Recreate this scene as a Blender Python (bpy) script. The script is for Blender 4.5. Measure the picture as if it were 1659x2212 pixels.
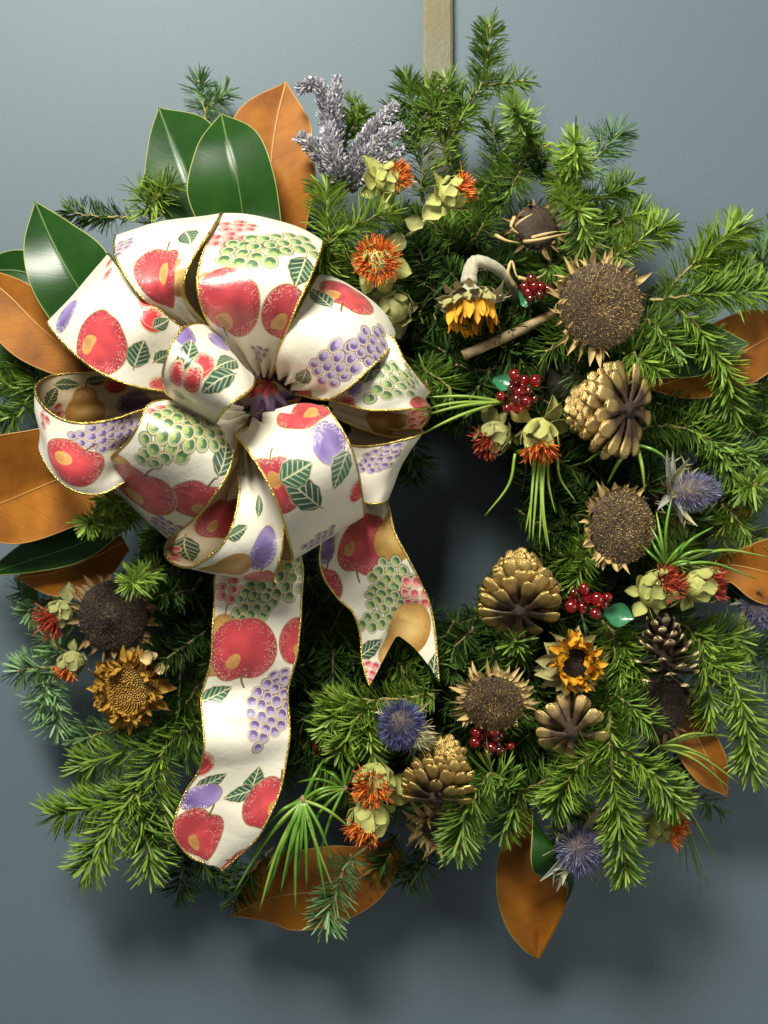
import bpy, math, random
import numpy as np
from mathutils import Vector, Matrix, Quaternion
random.seed(7); RNG = np.random.default_rng(11)
SC = bpy.context.scene; COL = SC.collection
for o in list(bpy.data.objects): bpy.data.objects.remove(o)

# ------------------------------------------------------------------ camera, light, exposure
CAM = 1.0                                   # metres from the wall to the lens
TAN = 0.282 / 0.87                          # half the frame width per metre
def P(x, y, d):                             # a spot seen in the photo, d millimetres in front of the wall
    s = (CAM - d / 1000) * TAN / 829.5
    return Vector(((x - 829.5) * s, -d / 1000, (1106 - y) * s))
def S(d): return (CAM - d / 1000) * TAN / 829.5
cam = bpy.data.objects.new('camera', bpy.data.cameras.new('camera')); COL.objects.link(cam)
cam.location = (0, -CAM, 0); cam.rotation_euler = (math.radians(90), 0, 0)
cam.data.sensor_fit = 'HORIZONTAL'; cam.data.angle = 2 * math.atan(TAN)
cam.data.clip_start = 0.02; cam.data.clip_end = 50
SC.camera = cam
cam.data.dof.use_dof = True; cam.data.dof.focus_distance = CAM - 0.13; cam.data.dof.aperture_fstop = 7.0
W = bpy.data.worlds.new('World'); SC.world = W; W.use_nodes = True
W.node_tree.nodes['Background'].inputs[0].default_value = (1.0, 1.0, 0.95, 1)
W.node_tree.nodes['Background'].inputs[1].default_value = 0.13
def area(name, loc, aim, size, power, color):
    l = bpy.data.lights.new(name, 'AREA'); l.shape = 'RECTANGLE'; l.size = size[0]; l.size_y = size[1]
    l.energy = power; l.color = color
    o = bpy.data.objects.new(name, l); COL.objects.link(o); o.location = loc
    o.rotation_euler = (Vector(aim) - Vector(loc)).to_track_quat('-Z', 'Y').to_euler()
    return o
area('ceiling_light', (-0.38, -1.15, 1.10), (0, 0, 0.02), (0.60, 0.42), 45, (1.0, 0.97, 0.86))
area('side_fill_light', (1.35, -0.95, -0.15), (0.05, 0, -0.2), (0.9, 0.9), 6.5, (1.0, 0.97, 0.88))  # added fill lamp, lifts the wall shadows at lower right
SC.view_settings.view_transform = 'Standard'; SC.view_settings.look = 'None'
SC.view_settings.exposure = 0.22; SC.view_settings.gamma = 1

# ------------------------------------------------------------------ materials
MATS = {}
def mat(name, c1, c2=None, scale=60, rough=0.5, metal=0.0, spec=0.5, bump=0.0, bscale=200, attr=None,
        c3=None, sheen=0, trans=0, coat=0, detail=4, transl=0):
    m = bpy.data.materials.new(name); m.use_nodes = True; MATS[name] = m
    n = m.node_tree.nodes; l = m.node_tree.links; b = n['Principled BSDF']
    b.inputs['Roughness'].default_value = rough; b.inputs['Metallic'].default_value = metal
    b.inputs['Specular IOR Level'].default_value = spec
    b.inputs['Sheen Weight'].default_value = sheen
    b.inputs['Transmission Weight'].default_value = trans
    b.inputs['Coat Weight'].default_value = coat
    tc = n.new('ShaderNodeTexCoord')
    ns = n.new('ShaderNodeTexNoise'); ns.inputs['Scale'].default_value = scale; ns.inputs['Detail'].default_value = detail
    l.new(tc.outputs['Object'], ns.inputs['Vector'])
    r = n.new('ShaderNodeValToRGB'); e = r.color_ramp.elements
    e[0].position = 0.3; e[1].position = 0.7
    e[0].color = (*c1, 1); e[1].color = (*(c2 or c1), 1)
    if c3: x = e.new(0.9); x.color = (*c3, 1)
    if attr:
        a = n.new('ShaderNodeAttribute'); a.attribute_name = attr
        mx = n.new('ShaderNodeMath'); mx.operation = 'MULTIPLY_ADD'
        mx.inputs[1].default_value = 0.35; 
        l.new(ns.outputs['Fac'], mx.inputs[0]); 
        mm = n.new('ShaderNodeMath'); mm.operation = 'MULTIPLY_ADD'; mm.inputs[1].default_value = 0.75; mm.inputs[2].default_value = -0.05
        l.new(a.outputs['Fac'], mm.inputs[0]); l.new(mm.outputs[0], mx.inputs[2])
        l.new(mx.outputs[0], r.inputs[0])
    else: l.new(ns.outputs['Fac'], r.inputs[0])
    l.new(r.outputs[0], b.inputs['Base Color'])
    if transl:
        tr = n.new('ShaderNodeBsdfTranslucent'); ms = n.new('ShaderNodeMixShader'); ms.inputs[0].default_value = transl
        l.new(r.outputs[0], tr.inputs[0]); l.new(b.outputs[0], ms.inputs[1]); l.new(tr.outputs[0], ms.inputs[2]); l.new(ms.outputs[0], n['Material Output'].inputs[0])
    if bump:
        n2 = n.new('ShaderNodeTexNoise'); n2.inputs['Scale'].default_value = bscale; n2.inputs['Detail'].default_value = 3
        l.new(tc.outputs['Object'], n2.inputs['Vector'])
        bp = n.new('ShaderNodeBump'); bp.inputs['Strength'].default_value = bump; bp.inputs['Distance'].default_value = 0.001
        l.new(n2.outputs['Fac'], bp.inputs['Height']); l.new(bp.outputs[0], b.inputs['Normal'])
    return m
def gold_scale_mat(name, lo, hi, gold, brown):           # brown cone scale, gilded from its tip inward
    m = mat(name, gold, tuple(c * 0.72 for c in gold), scale=250, rough=0.25, metal=0.85, bump=0.45, bscale=420)
    n = m.node_tree.nodes; l = m.node_tree.links; b = n['Principled BSDF']
    ramp = [x for x in n if x.type == 'VALTORGB'][0]; noise = [x for x in n if x.type == 'TEX_NOISE'][0]
    a = n.new('ShaderNodeAttribute'); a.attribute_name = 'along'
    ad = n.new('ShaderNodeMath'); ad.operation = 'MULTIPLY_ADD'; ad.inputs[1].default_value = 0.25
    l.new(noise.outputs['Fac'], ad.inputs[0]); l.new(a.outputs['Fac'], ad.inputs[2])
    mr = n.new('ShaderNodeMapRange'); mr.inputs[1].default_value = lo + 0.12; mr.inputs[2].default_value = hi + 0.12
    l.new(ad.outputs[0], mr.inputs[0])
    mx = n.new('ShaderNodeMix'); mx.data_type = 'RGBA'; mx.inputs[6].default_value = (*brown, 1)
    l.new(mr.outputs[0], mx.inputs[0]); l.new(ramp.outputs[0], mx.inputs[7]); l.new(mx.outputs[2], b.inputs['Base Color'])
    mu = n.new('ShaderNodeMath'); mu.operation = 'MULTIPLY'; mu.inputs[1].default_value = 0.75
    mu.inputs[1].default_value = 0.75; l.new(mr.outputs[0], mu.inputs[0]); l.new(mu.outputs[0], b.inputs['Metallic'])
    return m
mat('wall_paint', (0.083, 0.118, 0.142), (0.104, 0.141, 0.168), scale=620, rough=0.55, spec=0.35, bump=0.22, bscale=1100, detail=2)
mat('fir_fresh', (0.12, 0.22, 0.024), (0.34, 0.50, 0.075), rough=0.42, spec=0.45, transl=0.30, attr='rnd', c3=(0.48, 0.58, 0.15))
mat('fir_mid', (0.085, 0.17, 0.024), (0.26, 0.42, 0.070), rough=0.42, spec=0.45, transl=0.30, attr='rnd', c3=(0.33, 0.45, 0.13))
mat('fir_shaded', (0.022, 0.055, 0.010), (0.075, 0.15, 0.024), rough=0.45, spec=0.4, transl=0.15, attr='rnd', c3=(0.15, 0.25, 0.06))  # same fir green darkened, shade inside the wreath put into its colour
mat('fir_pale', (0.13, 0.25, 0.09), (0.28, 0.45, 0.19), rough=0.45, spec=0.45, attr='rnd', transl=0.2, c3=(0.40, 0.52, 0.26))
mat('twig_bark', (0.09, 0.06, 0.03), (0.20, 0.15, 0.07), scale=200, rough=0.75, bump=0.5)
mat('twig_green', (0.20, 0.17, 0.05), (0.34, 0.28, 0.10), scale=200, rough=0.65, bump=0.3)
mat('bud_brown', (0.22, 0.12, 0.06), (0.35, 0.22, 0.12), scale=300, rough=0.6)
mat('cut_wood', (0.24, 0.17, 0.08), (0.36, 0.27, 0.14), scale=150, rough=0.7, bump=0.6, bscale=300)
mat('straw_dark', (0.012, 0.010, 0.007), (0.03, 0.024, 0.014), scale=150, rough=0.9, bump=0.6)
mat('gold_wire', (0.55, 0.38, 0.08), (0.85, 0.66, 0.22), scale=900, rough=0.25, metal=1.0, bump=1.0, bscale=1100)
mat('saf_green', (0.32, 0.34, 0.075), (0.52, 0.52, 0.17), scale=120, rough=0.6, bump=0.5, bscale=300)
mat('saf_dull', (0.20, 0.21, 0.06), (0.36, 0.35, 0.13), scale=120, rough=0.65, bump=0.5, bscale=300)
mat('tuft_orange', (0.45, 0.07, 0.01), (0.75, 0.20, 0.015), rough=0.6, attr='rnd', c3=(0.85, 0.38, 0.03))
mat('tuft_red', (0.22, 0.02, 0.012), (0.45, 0.055, 0.015), rough=0.6, attr='rnd', c3=(0.65, 0.14, 0.02))
mat('seed_brown', (0.05, 0.027, 0.009), (0.29, 0.18, 0.05), rough=0.3, spec=0.8, attr='rnd', c3=(0.70, 0.50, 0.15))
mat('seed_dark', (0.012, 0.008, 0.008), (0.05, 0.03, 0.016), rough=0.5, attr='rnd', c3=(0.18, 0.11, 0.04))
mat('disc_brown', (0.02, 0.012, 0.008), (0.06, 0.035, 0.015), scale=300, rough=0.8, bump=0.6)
mat('bract_gold', (0.40, 0.27, 0.09), (0.64, 0.47, 0.20), scale=120, rough=0.45, spec=0.5, bump=0.4, bscale=400)
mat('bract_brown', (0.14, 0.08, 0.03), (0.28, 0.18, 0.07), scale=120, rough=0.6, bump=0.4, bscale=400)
mat('bract_grey', (0.34, 0.29, 0.16), (0.54, 0.46, 0.27), scale=150, rough=0.8, bump=0.5, bscale=400)
mat('bract_olive', (0.28, 0.25, 0.08), (0.46, 0.41, 0.16), scale=120, rough=0.7, bump=0.5, bscale=300)
mat('stem_grey', (0.30, 0.28, 0.19), (0.44, 0.41, 0.30), scale=250, rough=0.85, sheen=0.4, bump=0.5, bscale=500)
mat('petal_yellow', (0.66, 0.27, 0.008), (0.85, 0.44, 0.015), scale=90, rough=0.55, bump=0.5, bscale=300)
mat('petal_ochre', (0.36, 0.17, 0.012), (0.62, 0.35, 0.04), scale=120, rough=0.65, bump=0.6, bscale=300)
mat('petal_tan', (0.40, 0.27, 0.10), (0.55, 0.42, 0.20), scale=120, rough=0.7, bump=0.6, bscale=300)
mat('holly_blue', (0.085, 0.08, 0.16), (0.22, 0.22, 0.36), rough=0.6, attr='rnd', c3=(0.52, 0.53, 0.60))
mat('holly_deep', (0.045, 0.045, 0.15), (0.12, 0.125, 0.30), rough=0.6, attr='rnd', c3=(0.34, 0.35, 0.50))
mat('holly_core', (0.10, 0.08, 0.12), (0.22, 0.17, 0.10), scale=300, rough=0.8, bump=0.8)
mat('holly_bract', (0.22, 0.24, 0.20), (0.42, 0.42, 0.34), scale=120, rough=0.6, bump=0.3)
mat('holly_straw', (0.33, 0.31, 0.15), (0.50, 0.46, 0.26), scale=120, rough=0.6, bump=0.3)
mat('lavender', (0.24, 0.23, 0.29), (0.46, 0.45, 0.47), rough=0.85, attr='rnd', c3=(0.74, 0.72, 0.70))
mat('berry_red', (0.55, 0.012, 0.02), (0.75, 0.03, 0.03), scale=60, rough=0.06, spec=0.6, trans=0.85, coat=0.6)
mat('berry_dark', (0.24, 0.03, 0.03), (0.35, 0.07, 0.05), scale=60, rough=0.06, spec=0.6, trans=0.85, coat=0.5)
mat('plastic_leaf', (0.02, 0.13, 0.06), (0.05, 0.22, 0.10), scale=90, rough=0.22, trans=0.15, bump=0.4, bscale=250)
mat('pine_needle', (0.07, 0.18, 0.02), (0.16, 0.33, 0.035), scale=60, rough=0.3, spec=0.6)
mat('pine_needle_yellow', (0.17, 0.28, 0.035), (0.30, 0.42, 0.07), scale=60, rough=0.4)
mat('strap', (0.105, 0.078, 0.024), (0.10, 0.115, 0.085), scale=14, rough=0.55, metal=0.1, bump=0.3, bscale=300)
gold_scale_mat('cone_gold', 0.54, 0.84, (0.72, 0.51, 0.20), (0.075, 0.04, 0.02))
gold_scale_mat('cone_rich', 0.54, 0.84, (0.66, 0.46, 0.15), (0.06, 0.033, 0.016))
gold_scale_mat('cone_tips', 0.80, 0.95, (0.85, 0.68, 0.38), (0.045, 0.026, 0.016))
mat('cone_core', (0.02, 0.012, 0.008), (0.04, 0.024, 0.014), scale=200, rough=0.9)

def leaf_mat(name, c1, c2, rough, spec, vein, vc, coat=0, sheen=0, bmp=0.3):
    m = mat(name, c1, c2, scale=28, rough=rough, spec=spec, coat=coat, sheen=sheen, detail=6)
    n = m.node_tree.nodes; l = m.node_tree.links; b = n['Principled BSDF']
    ramp = [x for x in n if x.type == 'VALTORGB'][0]
    uv = n.new('ShaderNodeUVMap'); uv.uv_map = 'UVMap'
    sp = n.new('ShaderNodeSeparateXYZ'); l.new(uv.outputs[0], sp.inputs[0])
    ab = n.new('ShaderNodeMath'); ab.operation = 'ABSOLUTE'; l.new(sp.outputs[1], ab.inputs[0])
    nz = n.new('ShaderNodeTexNoise'); nz.inputs['Scale'].default_value = 3; l.new(uv.outputs[0], nz.inputs['Vector'])
    m1 = n.new('ShaderNodeMath'); m1.operation = 'MULTIPLY_ADD'; m1.inputs[1].default_value = 0.16; l.new(ab.outputs[0], m1.inputs[0]); l.new(sp.outputs[0], m1.inputs[2])
    m0 = n.new('ShaderNodeMath'); m0.operation = 'MULTIPLY_ADD'; m0.inputs[1].default_value = 0.06; l.new(nz.outputs['Fac'], m0.inputs[0]); l.new(m1.outputs[0], m0.inputs[2])
    m2 = n.new('ShaderNodeMath'); m2.operation = 'MULTIPLY'; m2.inputs[1].default_value = 11; l.new(m0.outputs[0], m2.inputs[0])
    pp = n.new('ShaderNodeMath'); pp.operation = 'PINGPONG'; pp.inputs[1].default_value = 0.5; l.new(m2.outputs[0], pp.inputs[0])
    mr = n.new('ShaderNodeMapRange'); mr.inputs[1].default_value = 0.0; mr.inputs[2].default_value = 0.07; mr.inputs[3].default_value = 1; mr.inputs[4].default_value = 0
    l.new(pp.outputs[0], mr.inputs[0])
    mv = n.new('ShaderNodeMath'); mv.operation = 'MULTIPLY'; mv.inputs[1].default_value = vein; l.new(mr.outputs[0], mv.inputs[0])
    mx = n.new('ShaderNodeMix'); mx.data_type = 'RGBA'; mx.inputs[7].default_value = (*vc, 1)
    l.new(mv.outputs[0], mx.inputs[0]); l.new(ramp.outputs[0], mx.inputs[6]); l.new(mx.outputs[2], b.inputs['Base Color'])
    bp = n.new('ShaderNodeBump'); bp.inputs['Strength'].default_value = bmp; bp.inputs['Distance'].default_value = 0.0010
    n2 = n.new('ShaderNodeTexNoise'); n2.inputs['Scale'].default_value = 60; n2.inputs['Detail'].default_value = 5
    tc = [x for x in n if x.type == 'TEX_COORD'][0]; l.new(tc.outputs['Object'], n2.inputs['Vector'])
    sm = n.new('ShaderNodeMath'); sm.operation = 'MULTIPLY_ADD'; sm.inputs[1].default_value = -0.35
    l.new(mr.outputs[0], sm.inputs[0]); l.new(n2.outputs['Fac'], sm.inputs[2])
    l.new(sm.outputs[0], bp.inputs['Height']); l.new(bp.outputs[0], b.inputs['Normal'])
leaf_mat('magnolia_green', (0.006, 0.030, 0.004), (0.016, 0.060, 0.008), 0.27, 0.27, 0.12, (0.03, 0.09, 0.014), bmp=0.05)
leaf_mat('magnolia_brown', (0.145, 0.042, 0.004), (0.34, 0.125, 0.009), 0.62, 0.22, 0.22, (0.18, 0.06, 0.01), sheen=0.0, bmp=0.3)
mat('leaf_rim', (0.22, 0.26, 0.05), (0.30, 0.32, 0.09), rough=0.5)
mat('midrib_green', (0.06, 0.13, 0.03), (0.10, 0.17, 0.04), rough=0.4)
mat('midrib_brown', (0.40, 0.20, 0.05), (0.46, 0.24, 0.06), rough=0.55)

# ------------------------------------------------------------------ mesh helpers
class MB:
    def __init__(s): s.v = []; s.f = []; s.mi = []; s.n = 0; s.att = []; s.uv = {}
    def add(s, verts, faces, mi=0, att=None):
        k = s.n; s.v += [tuple(p) for p in verts]; s.n += len(verts)
        s.f += [tuple(i + k for i in f) for f in faces]; s.mi += [mi] * len(faces)
        s.att += (list(att) if att is not None else [0.5] * len(verts))
    def mesh(s, name, mats, attr=None, smooth=True, off=None):
        me = bpy.data.meshes.new(name)
        v = s.v if off is None else [(p[0] - off[0], p[1] - off[1], p[2] - off[2]) for p in s.v]
        me.from_pydata(v, [], s.f)
        for m in mats: me.materials.append(MATS[m] if isinstance(m, str) else m)
        me.polygons.foreach_set('material_index', s.mi)
        if smooth: me.polygons.foreach_set('use_smooth', [True] * len(s.f))
        if attr:
            a = me.attributes.new(attr, 'FLOAT', 'POINT'); a.data.foreach_set('value', s.att)
        me.update(); return me
def np_mesh(name, V, F4, F3, mats, attr=None, smooth=True, off=None):
    me = bpy.data.meshes.new(name); V = np.asarray(V, np.float32)
    if off is not None: V = V - np.asarray(off, np.float32)
    n4 = len(F4); n3 = len(F3)
    me.vertices.add(len(V)); me.vertices.foreach_set('co', V.ravel())
    idx = np.concatenate([np.asarray(F4, np.int32).ravel(), np.asarray(F3, np.int32).ravel()]).astype(np.int32)
    me.loops.add(len(idx)); me.loops.foreach_set('vertex_index', idx)
    me.polygons.add(n4 + n3)
    st = np.concatenate([np.arange(n4) * 4, n4 * 4 + np.arange(n3) * 3]).astype(np.int32)
    me.polygons.foreach_set('loop_start', st)
    for m in mats: me.materials.append(MATS[m])
    if smooth: me.polygons.foreach_set('use_smooth', np.ones(n4 + n3, bool))
    me.update(calc_edges=True); me.validate()
    if attr is not None:
        a = me.attributes.new('rnd', 'FLOAT', 'POINT'); a.data.foreach_set('value', np.asarray(attr, np.float32))
    return me
def link(o, parent=None):
    COL.objects.link(o)
    if parent: o.parent = parent
    return o
def thing(name, label, cat, loc=(0, 0, 0), group=None, quat=None):
    o = bpy.data.objects.new(name, None); o.empty_display_size = 0.01; link(o)
    o.location = loc
    if quat is not None: o.rotation_mode = 'QUATERNION'; o.rotation_quaternion = quat
    o['label'] = label; o['category'] = cat
    if group: o['group'] = group
    return o
def part(name, me, parent, M=None, stuff=False):
    o = bpy.data.objects.new(name, me); link(o, parent)
    if M is not None: o.matrix_local = M
    if stuff: o['kind'] = 'stuff'
    return o
def crv(pts, n=10):                               # Catmull-Rom through the points
    p = [np.array(q, float) for q in pts]
    if len(p) < 3:
        return [p[0] + (p[-1] - p[0]) * i / n for i in range(n + 1)]
    q = [2 * p[0] - p[1]] + p + [2 * p[-1] - p[-2]]; out = []
    for i in range(1, len(q) - 2):
        a, b, c, d = q[i - 1:i + 3]
        for k in range(n):
            t = k / n
            out.append(0.5 * ((2 * b) + (c - a) * t + (2 * a - 5 * b + 4 * c - d) * t * t + (3 * b - a - 3 * c + d) * t ** 3))
    out.append(p[-1]); return out
def tube(mb, pts, r, k=6, mi=0, jit=0, caps=True, att=None):
    n = len(pts); rr = r if hasattr(r, '__len__') else [r] * n
    base = mb.n; vs = []; fs = []; at = []
    up = Vector((0.13, -0.9, 0.41))
    for i in range(n):
        t = Vector(pts[min(i + 1, n - 1)]) - Vector(pts[max(i - 1, 0)])
        if t.length < 1e-9: t = Vector((0, 0, 1))
        t.normalize(); a = t.cross(up)
        if a.length < 1e-4: a = t.cross(Vector((1, 0, 0)))
        a.normalize(); b = t.cross(a); up = -b if False else up
        for j in range(k):
            an = 2 * math.pi * j / k; q = rr[i] * (1 + jit * (random.random() - 0.5) * 2)
            vs.append(Vector(pts[i]) + a * math.cos(an) * q + b * math.sin(an) * q)
            at.append(att[i] if att else 0.5)
    for i in range(n - 1):
        for j in range(k):
            fs.append((i * k + j, i * k + (j + 1) % k, (i + 1) * k + (j + 1) % k, (i + 1) * k + j))
    if caps: fs += [tuple(range(k - 1, -1, -1)), tuple((n - 1) * k + j for j in range(k))]
    mb.add(vs, fs, mi, at)
def lathe(mb, prof, seg=24, mi=0, wob=0):
    vs = []; fs = []
    for r, z in prof:
        for j in range(seg):
            a = 2 * math.pi * j / seg; q = r * (1 + wob * (random.random() - 0.5))
            vs.append((q * math.cos(a), q * math.sin(a), z))
    for i in range(len(prof) - 1):
        for j in range(seg):
            fs.append((i * seg + j, i * seg + (j + 1) % seg, (i + 1) * seg + (j + 1) % seg, (i + 1) * seg + j))
    mb.add(vs, fs, mi)
def sphere(mb, c, r, seg=12, ring=8, mi=0, sc=(1, 1, 1)):
    vs = []; fs = []
    for i in range(ring + 1):
        th = math.pi * i / ring
        for j in range(seg):
            a = 2 * math.pi * j / seg
            vs.append((c[0] + r * sc[0] * math.sin(th) * math.cos(a), c[1] + r * sc[1] * math.sin(th) * math.sin(a), c[2] + r * sc[2] * math.cos(th)))
    for i in range(ring):
        for j in range(seg):
            fs.append((i * seg + j, (i + 1) * seg + j, (i + 1) * seg + (j + 1) % seg, i * seg + (j + 1) % seg))
    mb.add(vs, fs, mi)
def blade(L, w, rows=5, cup=0.2, bend=0.0, tip=0.0, th=0.0004, peak=0.4, twist=0, wav=0, notch=False):
    """one bract, petal or small leaf, growing along +X from the origin, faces +Z; closed, 2 sides"""
    mb = MB(); vs = []; fs = []
    for side in (1, -1):
        for i in range(rows + 1):
            t = i / rows
            hw = w * (math.sin(math.pi * min(1, (t * (1 - tip) + 0.02)) ** (math.log(0.5) / math.log(peak)))) if t < 1 else w * 0.04
            hw = max(hw, w * 0.05 if t > 0.5 else w * 0.28)
            ang = bend * t; x = L * (math.sin(ang) / bend if abs(bend) > 1e-3 else t); z = L * ((1 - math.cos(ang)) / bend if abs(bend) > 1e-3 else 0)
            tw = twist * t
            for q in (-1, 0, 1):
                y = hw * q * math.cos(tw); zz = cup * hw * abs(q) + hw * q * math.sin(tw) + wav * w * math.sin(9 * t + 2 * q) * t
                vs.append((x, y, z + zz + side * th))
    m = (rows + 1) * 3
    for i in range(rows):
        for c in (0, 1):
            a = i * 3 + c
            fs.append((a, a + 3, a + 4, a + 1)); fs.append((m + a, m + a + 1, m + a + 4, m + a + 3))
        for e in (0, 2):
            a = i * 3 + e; fs.append((a, m + a, m + a + 3, a + 3) if e else (a, a + 3, m + a + 3, m + a))
    mb.add(vs, fs); return mb
def frame_quat(f, spin=0):                         # f = right, down, out of the wall
    v = Vector((f[0], -f[2], -f[1])).normalized()
    return v.to_track_quat('Z', 'Y') @ Quaternion((0, 0, 1), spin)

# ------------------------------------------------------------------ needles (fir, spines)
def needles(B, D, N, L, Wd, cv):
    n = len(B); Sd = np.cross(D, N); Sd /= np.linalg.norm(Sd, axis=1)[:, None] + 1e-12
    V = np.zeros((n, 10, 3)); ts = (0.0, 0.45, 0.86); ws = (0.38, 0.5, 0.40)
    L = L[:, None]; Wd = Wd[:, None]; cv = cv[:, None]
    for i, (t, w) in enumerate(zip(ts, ws)):
        p = B + D * L * t + N * cv * L * t * t
        V[:, i * 3] = p - Sd * Wd * w; V[:, i * 3 + 1] = p + N * Wd * w * 0.5; V[:, i * 3 + 2] = p + Sd * Wd * w
    V[:, 9] = B + D * L + N * cv * L
    k = (np.arange(n) * 10)[:, None]
    q = np.array([[0, 3, 4, 1], [1, 4, 5, 2], [3, 6, 7, 4], [4, 7, 8, 5]]).reshape(1, 4, 4); t3 = np.array([[6, 9, 7], [7, 9, 8]]).reshape(1, 2, 3)
    F4 = (q + k[:, :, None]).reshape(-1, 4); F3 = (t3 + k[:, :, None]).reshape(-1, 3)
    return V.reshape(-1, 3), F4, F3
def shoot_needles(pts, nl, dens, full, w, tipfan=True, tone=0.0):
    pts = np.array(pts); seg = np.linalg.norm(np.diff(pts, axis=0), axis=1); cum = np.concatenate([[0], np.cumsum(seg)]); T = cum[-1]
    n = max(8, int(T * 1000 * dens * 1.35)); s = RNG.uniform(0.02, 1, n); g0 = RNG.uniform(.1, .8); s = np.sort(np.where((s > g0) & (s < g0 + .05) & (RNG.random(n) < .6), RNG.uniform(.3, 1, n), s)) * T
    if tipfan: s = np.concatenate([s, np.full(7, T * 0.995)]); n = len(s)
    B = np.stack([np.interp(s, cum, pts[:, k]) for k in range(3)], 1)
    e = np.minimum(s + T * 0.03, T); b0 = np.maximum(s - T * 0.03, 0)
    A = np.stack([np.interp(e, cum, pts[:, k]) - np.interp(b0, cum, pts[:, k]) for k in range(3)], 1); A /= np.linalg.norm(A, axis=1)[:, None] + 1e-12
    V = np.array([0, -1.0, 0.12]); U = V - A * (A @ V)[:, None]; un = np.linalg.norm(U, axis=1)
    alt = np.array([1.0, 0, 0.3]) - A * (A @ np.array([1.0, 0, 0.3]))[:, None]
    U = np.where((un < 0.25)[:, None], alt, U); U /= np.linalg.norm(U, axis=1)[:, None]
    R = np.cross(A, U)
    phi = RNG.uniform(-math.pi, math.pi, n)
    if not full:
        comb = RNG.random(n) < 0.80
        phi = np.where(comb, np.sign(phi) * np.radians(RNG.normal(80, 17, n)), phi * 0.45)
    lat = np.abs(np.sin(phi))
    lean = np.radians(RNG.normal(58, 11, n)); rel = s / T
    lean = np.where(rel > 0.9, lean * (1 - 4.5 * (rel - 0.9)), lean)
    lean = np.where(s >= T * 0.99, np.radians(RNG.uniform(5, 48, n)), lean)
    side = U * np.cos(phi)[:, None] + R * np.sin(phi)[:, None]
    D = A * np.cos(lean)[:, None] + side * np.sin(lean)[:, None]
    N = side * np.cos(lean)[:, None] - A * np.sin(lean)[:, None]; N = -N
    flip = (N @ V) < 0; 
    L = nl * (0.72 + 0.28 * lat) * RNG.normal(1, 0.13, n) * np.clip(0.75 + 1.5 * rel, 0, 1) * np.where(rel > 0.93, 0.85, 1)
    Wd = w * RNG.normal(1, 0.12, n); cv = RNG.normal(-0.06, 0.07, n)
    Vv, F4, F3 = needles(B, D, N, L, Wd, cv)
    return Vv, F4, F3, np.repeat(np.clip(RNG.normal(0.45 + tone, 0.2, n), 0, 1), 10)
class NeedleSet:
    def __init__(s): s.V = []; s.A = []; s.B = []; s.C = []; s.n = 0
    def add(s, V, F4, F3, at): s.V.append(V); s.A.append(F4 + s.n); s.B.append(F3 + s.n); s.C.append(at); s.n += len(V)
    def mesh(s, name, m, off=None): return np_mesh(name, np.concatenate(s.V), np.concatenate(s.A), np.concatenate(s.B), [m], np.concatenate(s.C), off=off)
SPR = 'fir sprigs wired into the wreath'
def fir(label, shoots, m='fir_mid', nl=16, dens=2.0, full=False, w=1.7, bark='twig_green', bud=True, tone=0.0):
    """shoots: polylines in (x, y, d); the first is the main stem"""
    base = P(*shoots[0][0]); t = thing('fir_sprig', label, 'fir sprig', base, SPR)
    ns = NeedleSet(); st = MB(); buds = []
    for sh in shoots:
        pts = crv([P(*q) for q in sh], 8)
        pts = [p + RNG.normal(0, 0.0006, 3) for p in pts]
        ns.add(*shoot_needles(pts, nl * 1.1 / 1000, dens * 1.12, full, w * 0.98 / 1000, tone=tone))
        n = len(pts); tube(st, pts, [0.0014 - 0.0008 * i / (n - 1) for i in range(n)], 5)
        if bud:
            bd = MB(); sphere(bd, pts[-1], 0.0015, 7, 5); buds.append(bd)
    part('needles', ns.mesh('needles', m, base), t, stuff=True)
    part('stem', st.mesh('stem', [bark], off=base), t)
    for bd in buds: part('bud', bd.mesh('bud', ['bud_brown'], off=base), t)
    return t

# ------------------------------------------------------------------ the setting
mb = MB(); mb.add([(-4, 0, -3), (4, 0, -3), (4, 0, 3), (-4, 0, 3), (-4, .08, -3), (4, .08, -3), (4, .08, 3), (-4, .08, 3)],
                  [(0, 1, 2, 3), (5, 4, 7, 6), (0, 3, 7, 4), (1, 5, 6, 2), (3, 2, 6, 7), (0, 4, 5, 1)])
wall = bpy.data.objects.new('wall', mb.mesh('wall', ['wall_paint'], smooth=False)); link(wall); wall['kind'] = 'structure'
# hanger strap from above the frame to the ring
t = thing('wreath_hanger', 'olive brown hanging strap running from the top of the picture into the fir', 'hanger', P(948, 300, 12))
mb = MB(); rows = crv([P(945, -160, 6), P(946, 60, 7), P(946, 200, 10), P(950, 330, 22), P(955, 520, 30)], 8); hw = 0.0125; vs = []; fs = []
for i, p in enumerate(rows):
    for (sx, sy) in ((-1, -0.0012), (-0.82, -0.0020), (0.82, -0.0020), (1, -0.0012), (1, 0.0008), (-1, 0.0008)):
        vs.append((p[0] + sx * hw, p[1] + sy, p[2]))
for i in range(len(rows) - 1):
    for j in range(6): fs.append((i * 6 + j, i * 6 + (j + 1) % 6, (i + 1) * 6 + (j + 1) % 6, (i + 1) * 6 + j))
mb.add(vs, fs); part('strap', mb.mesh('strap', ['strap'], smooth=False, off=t.location), t)

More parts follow.
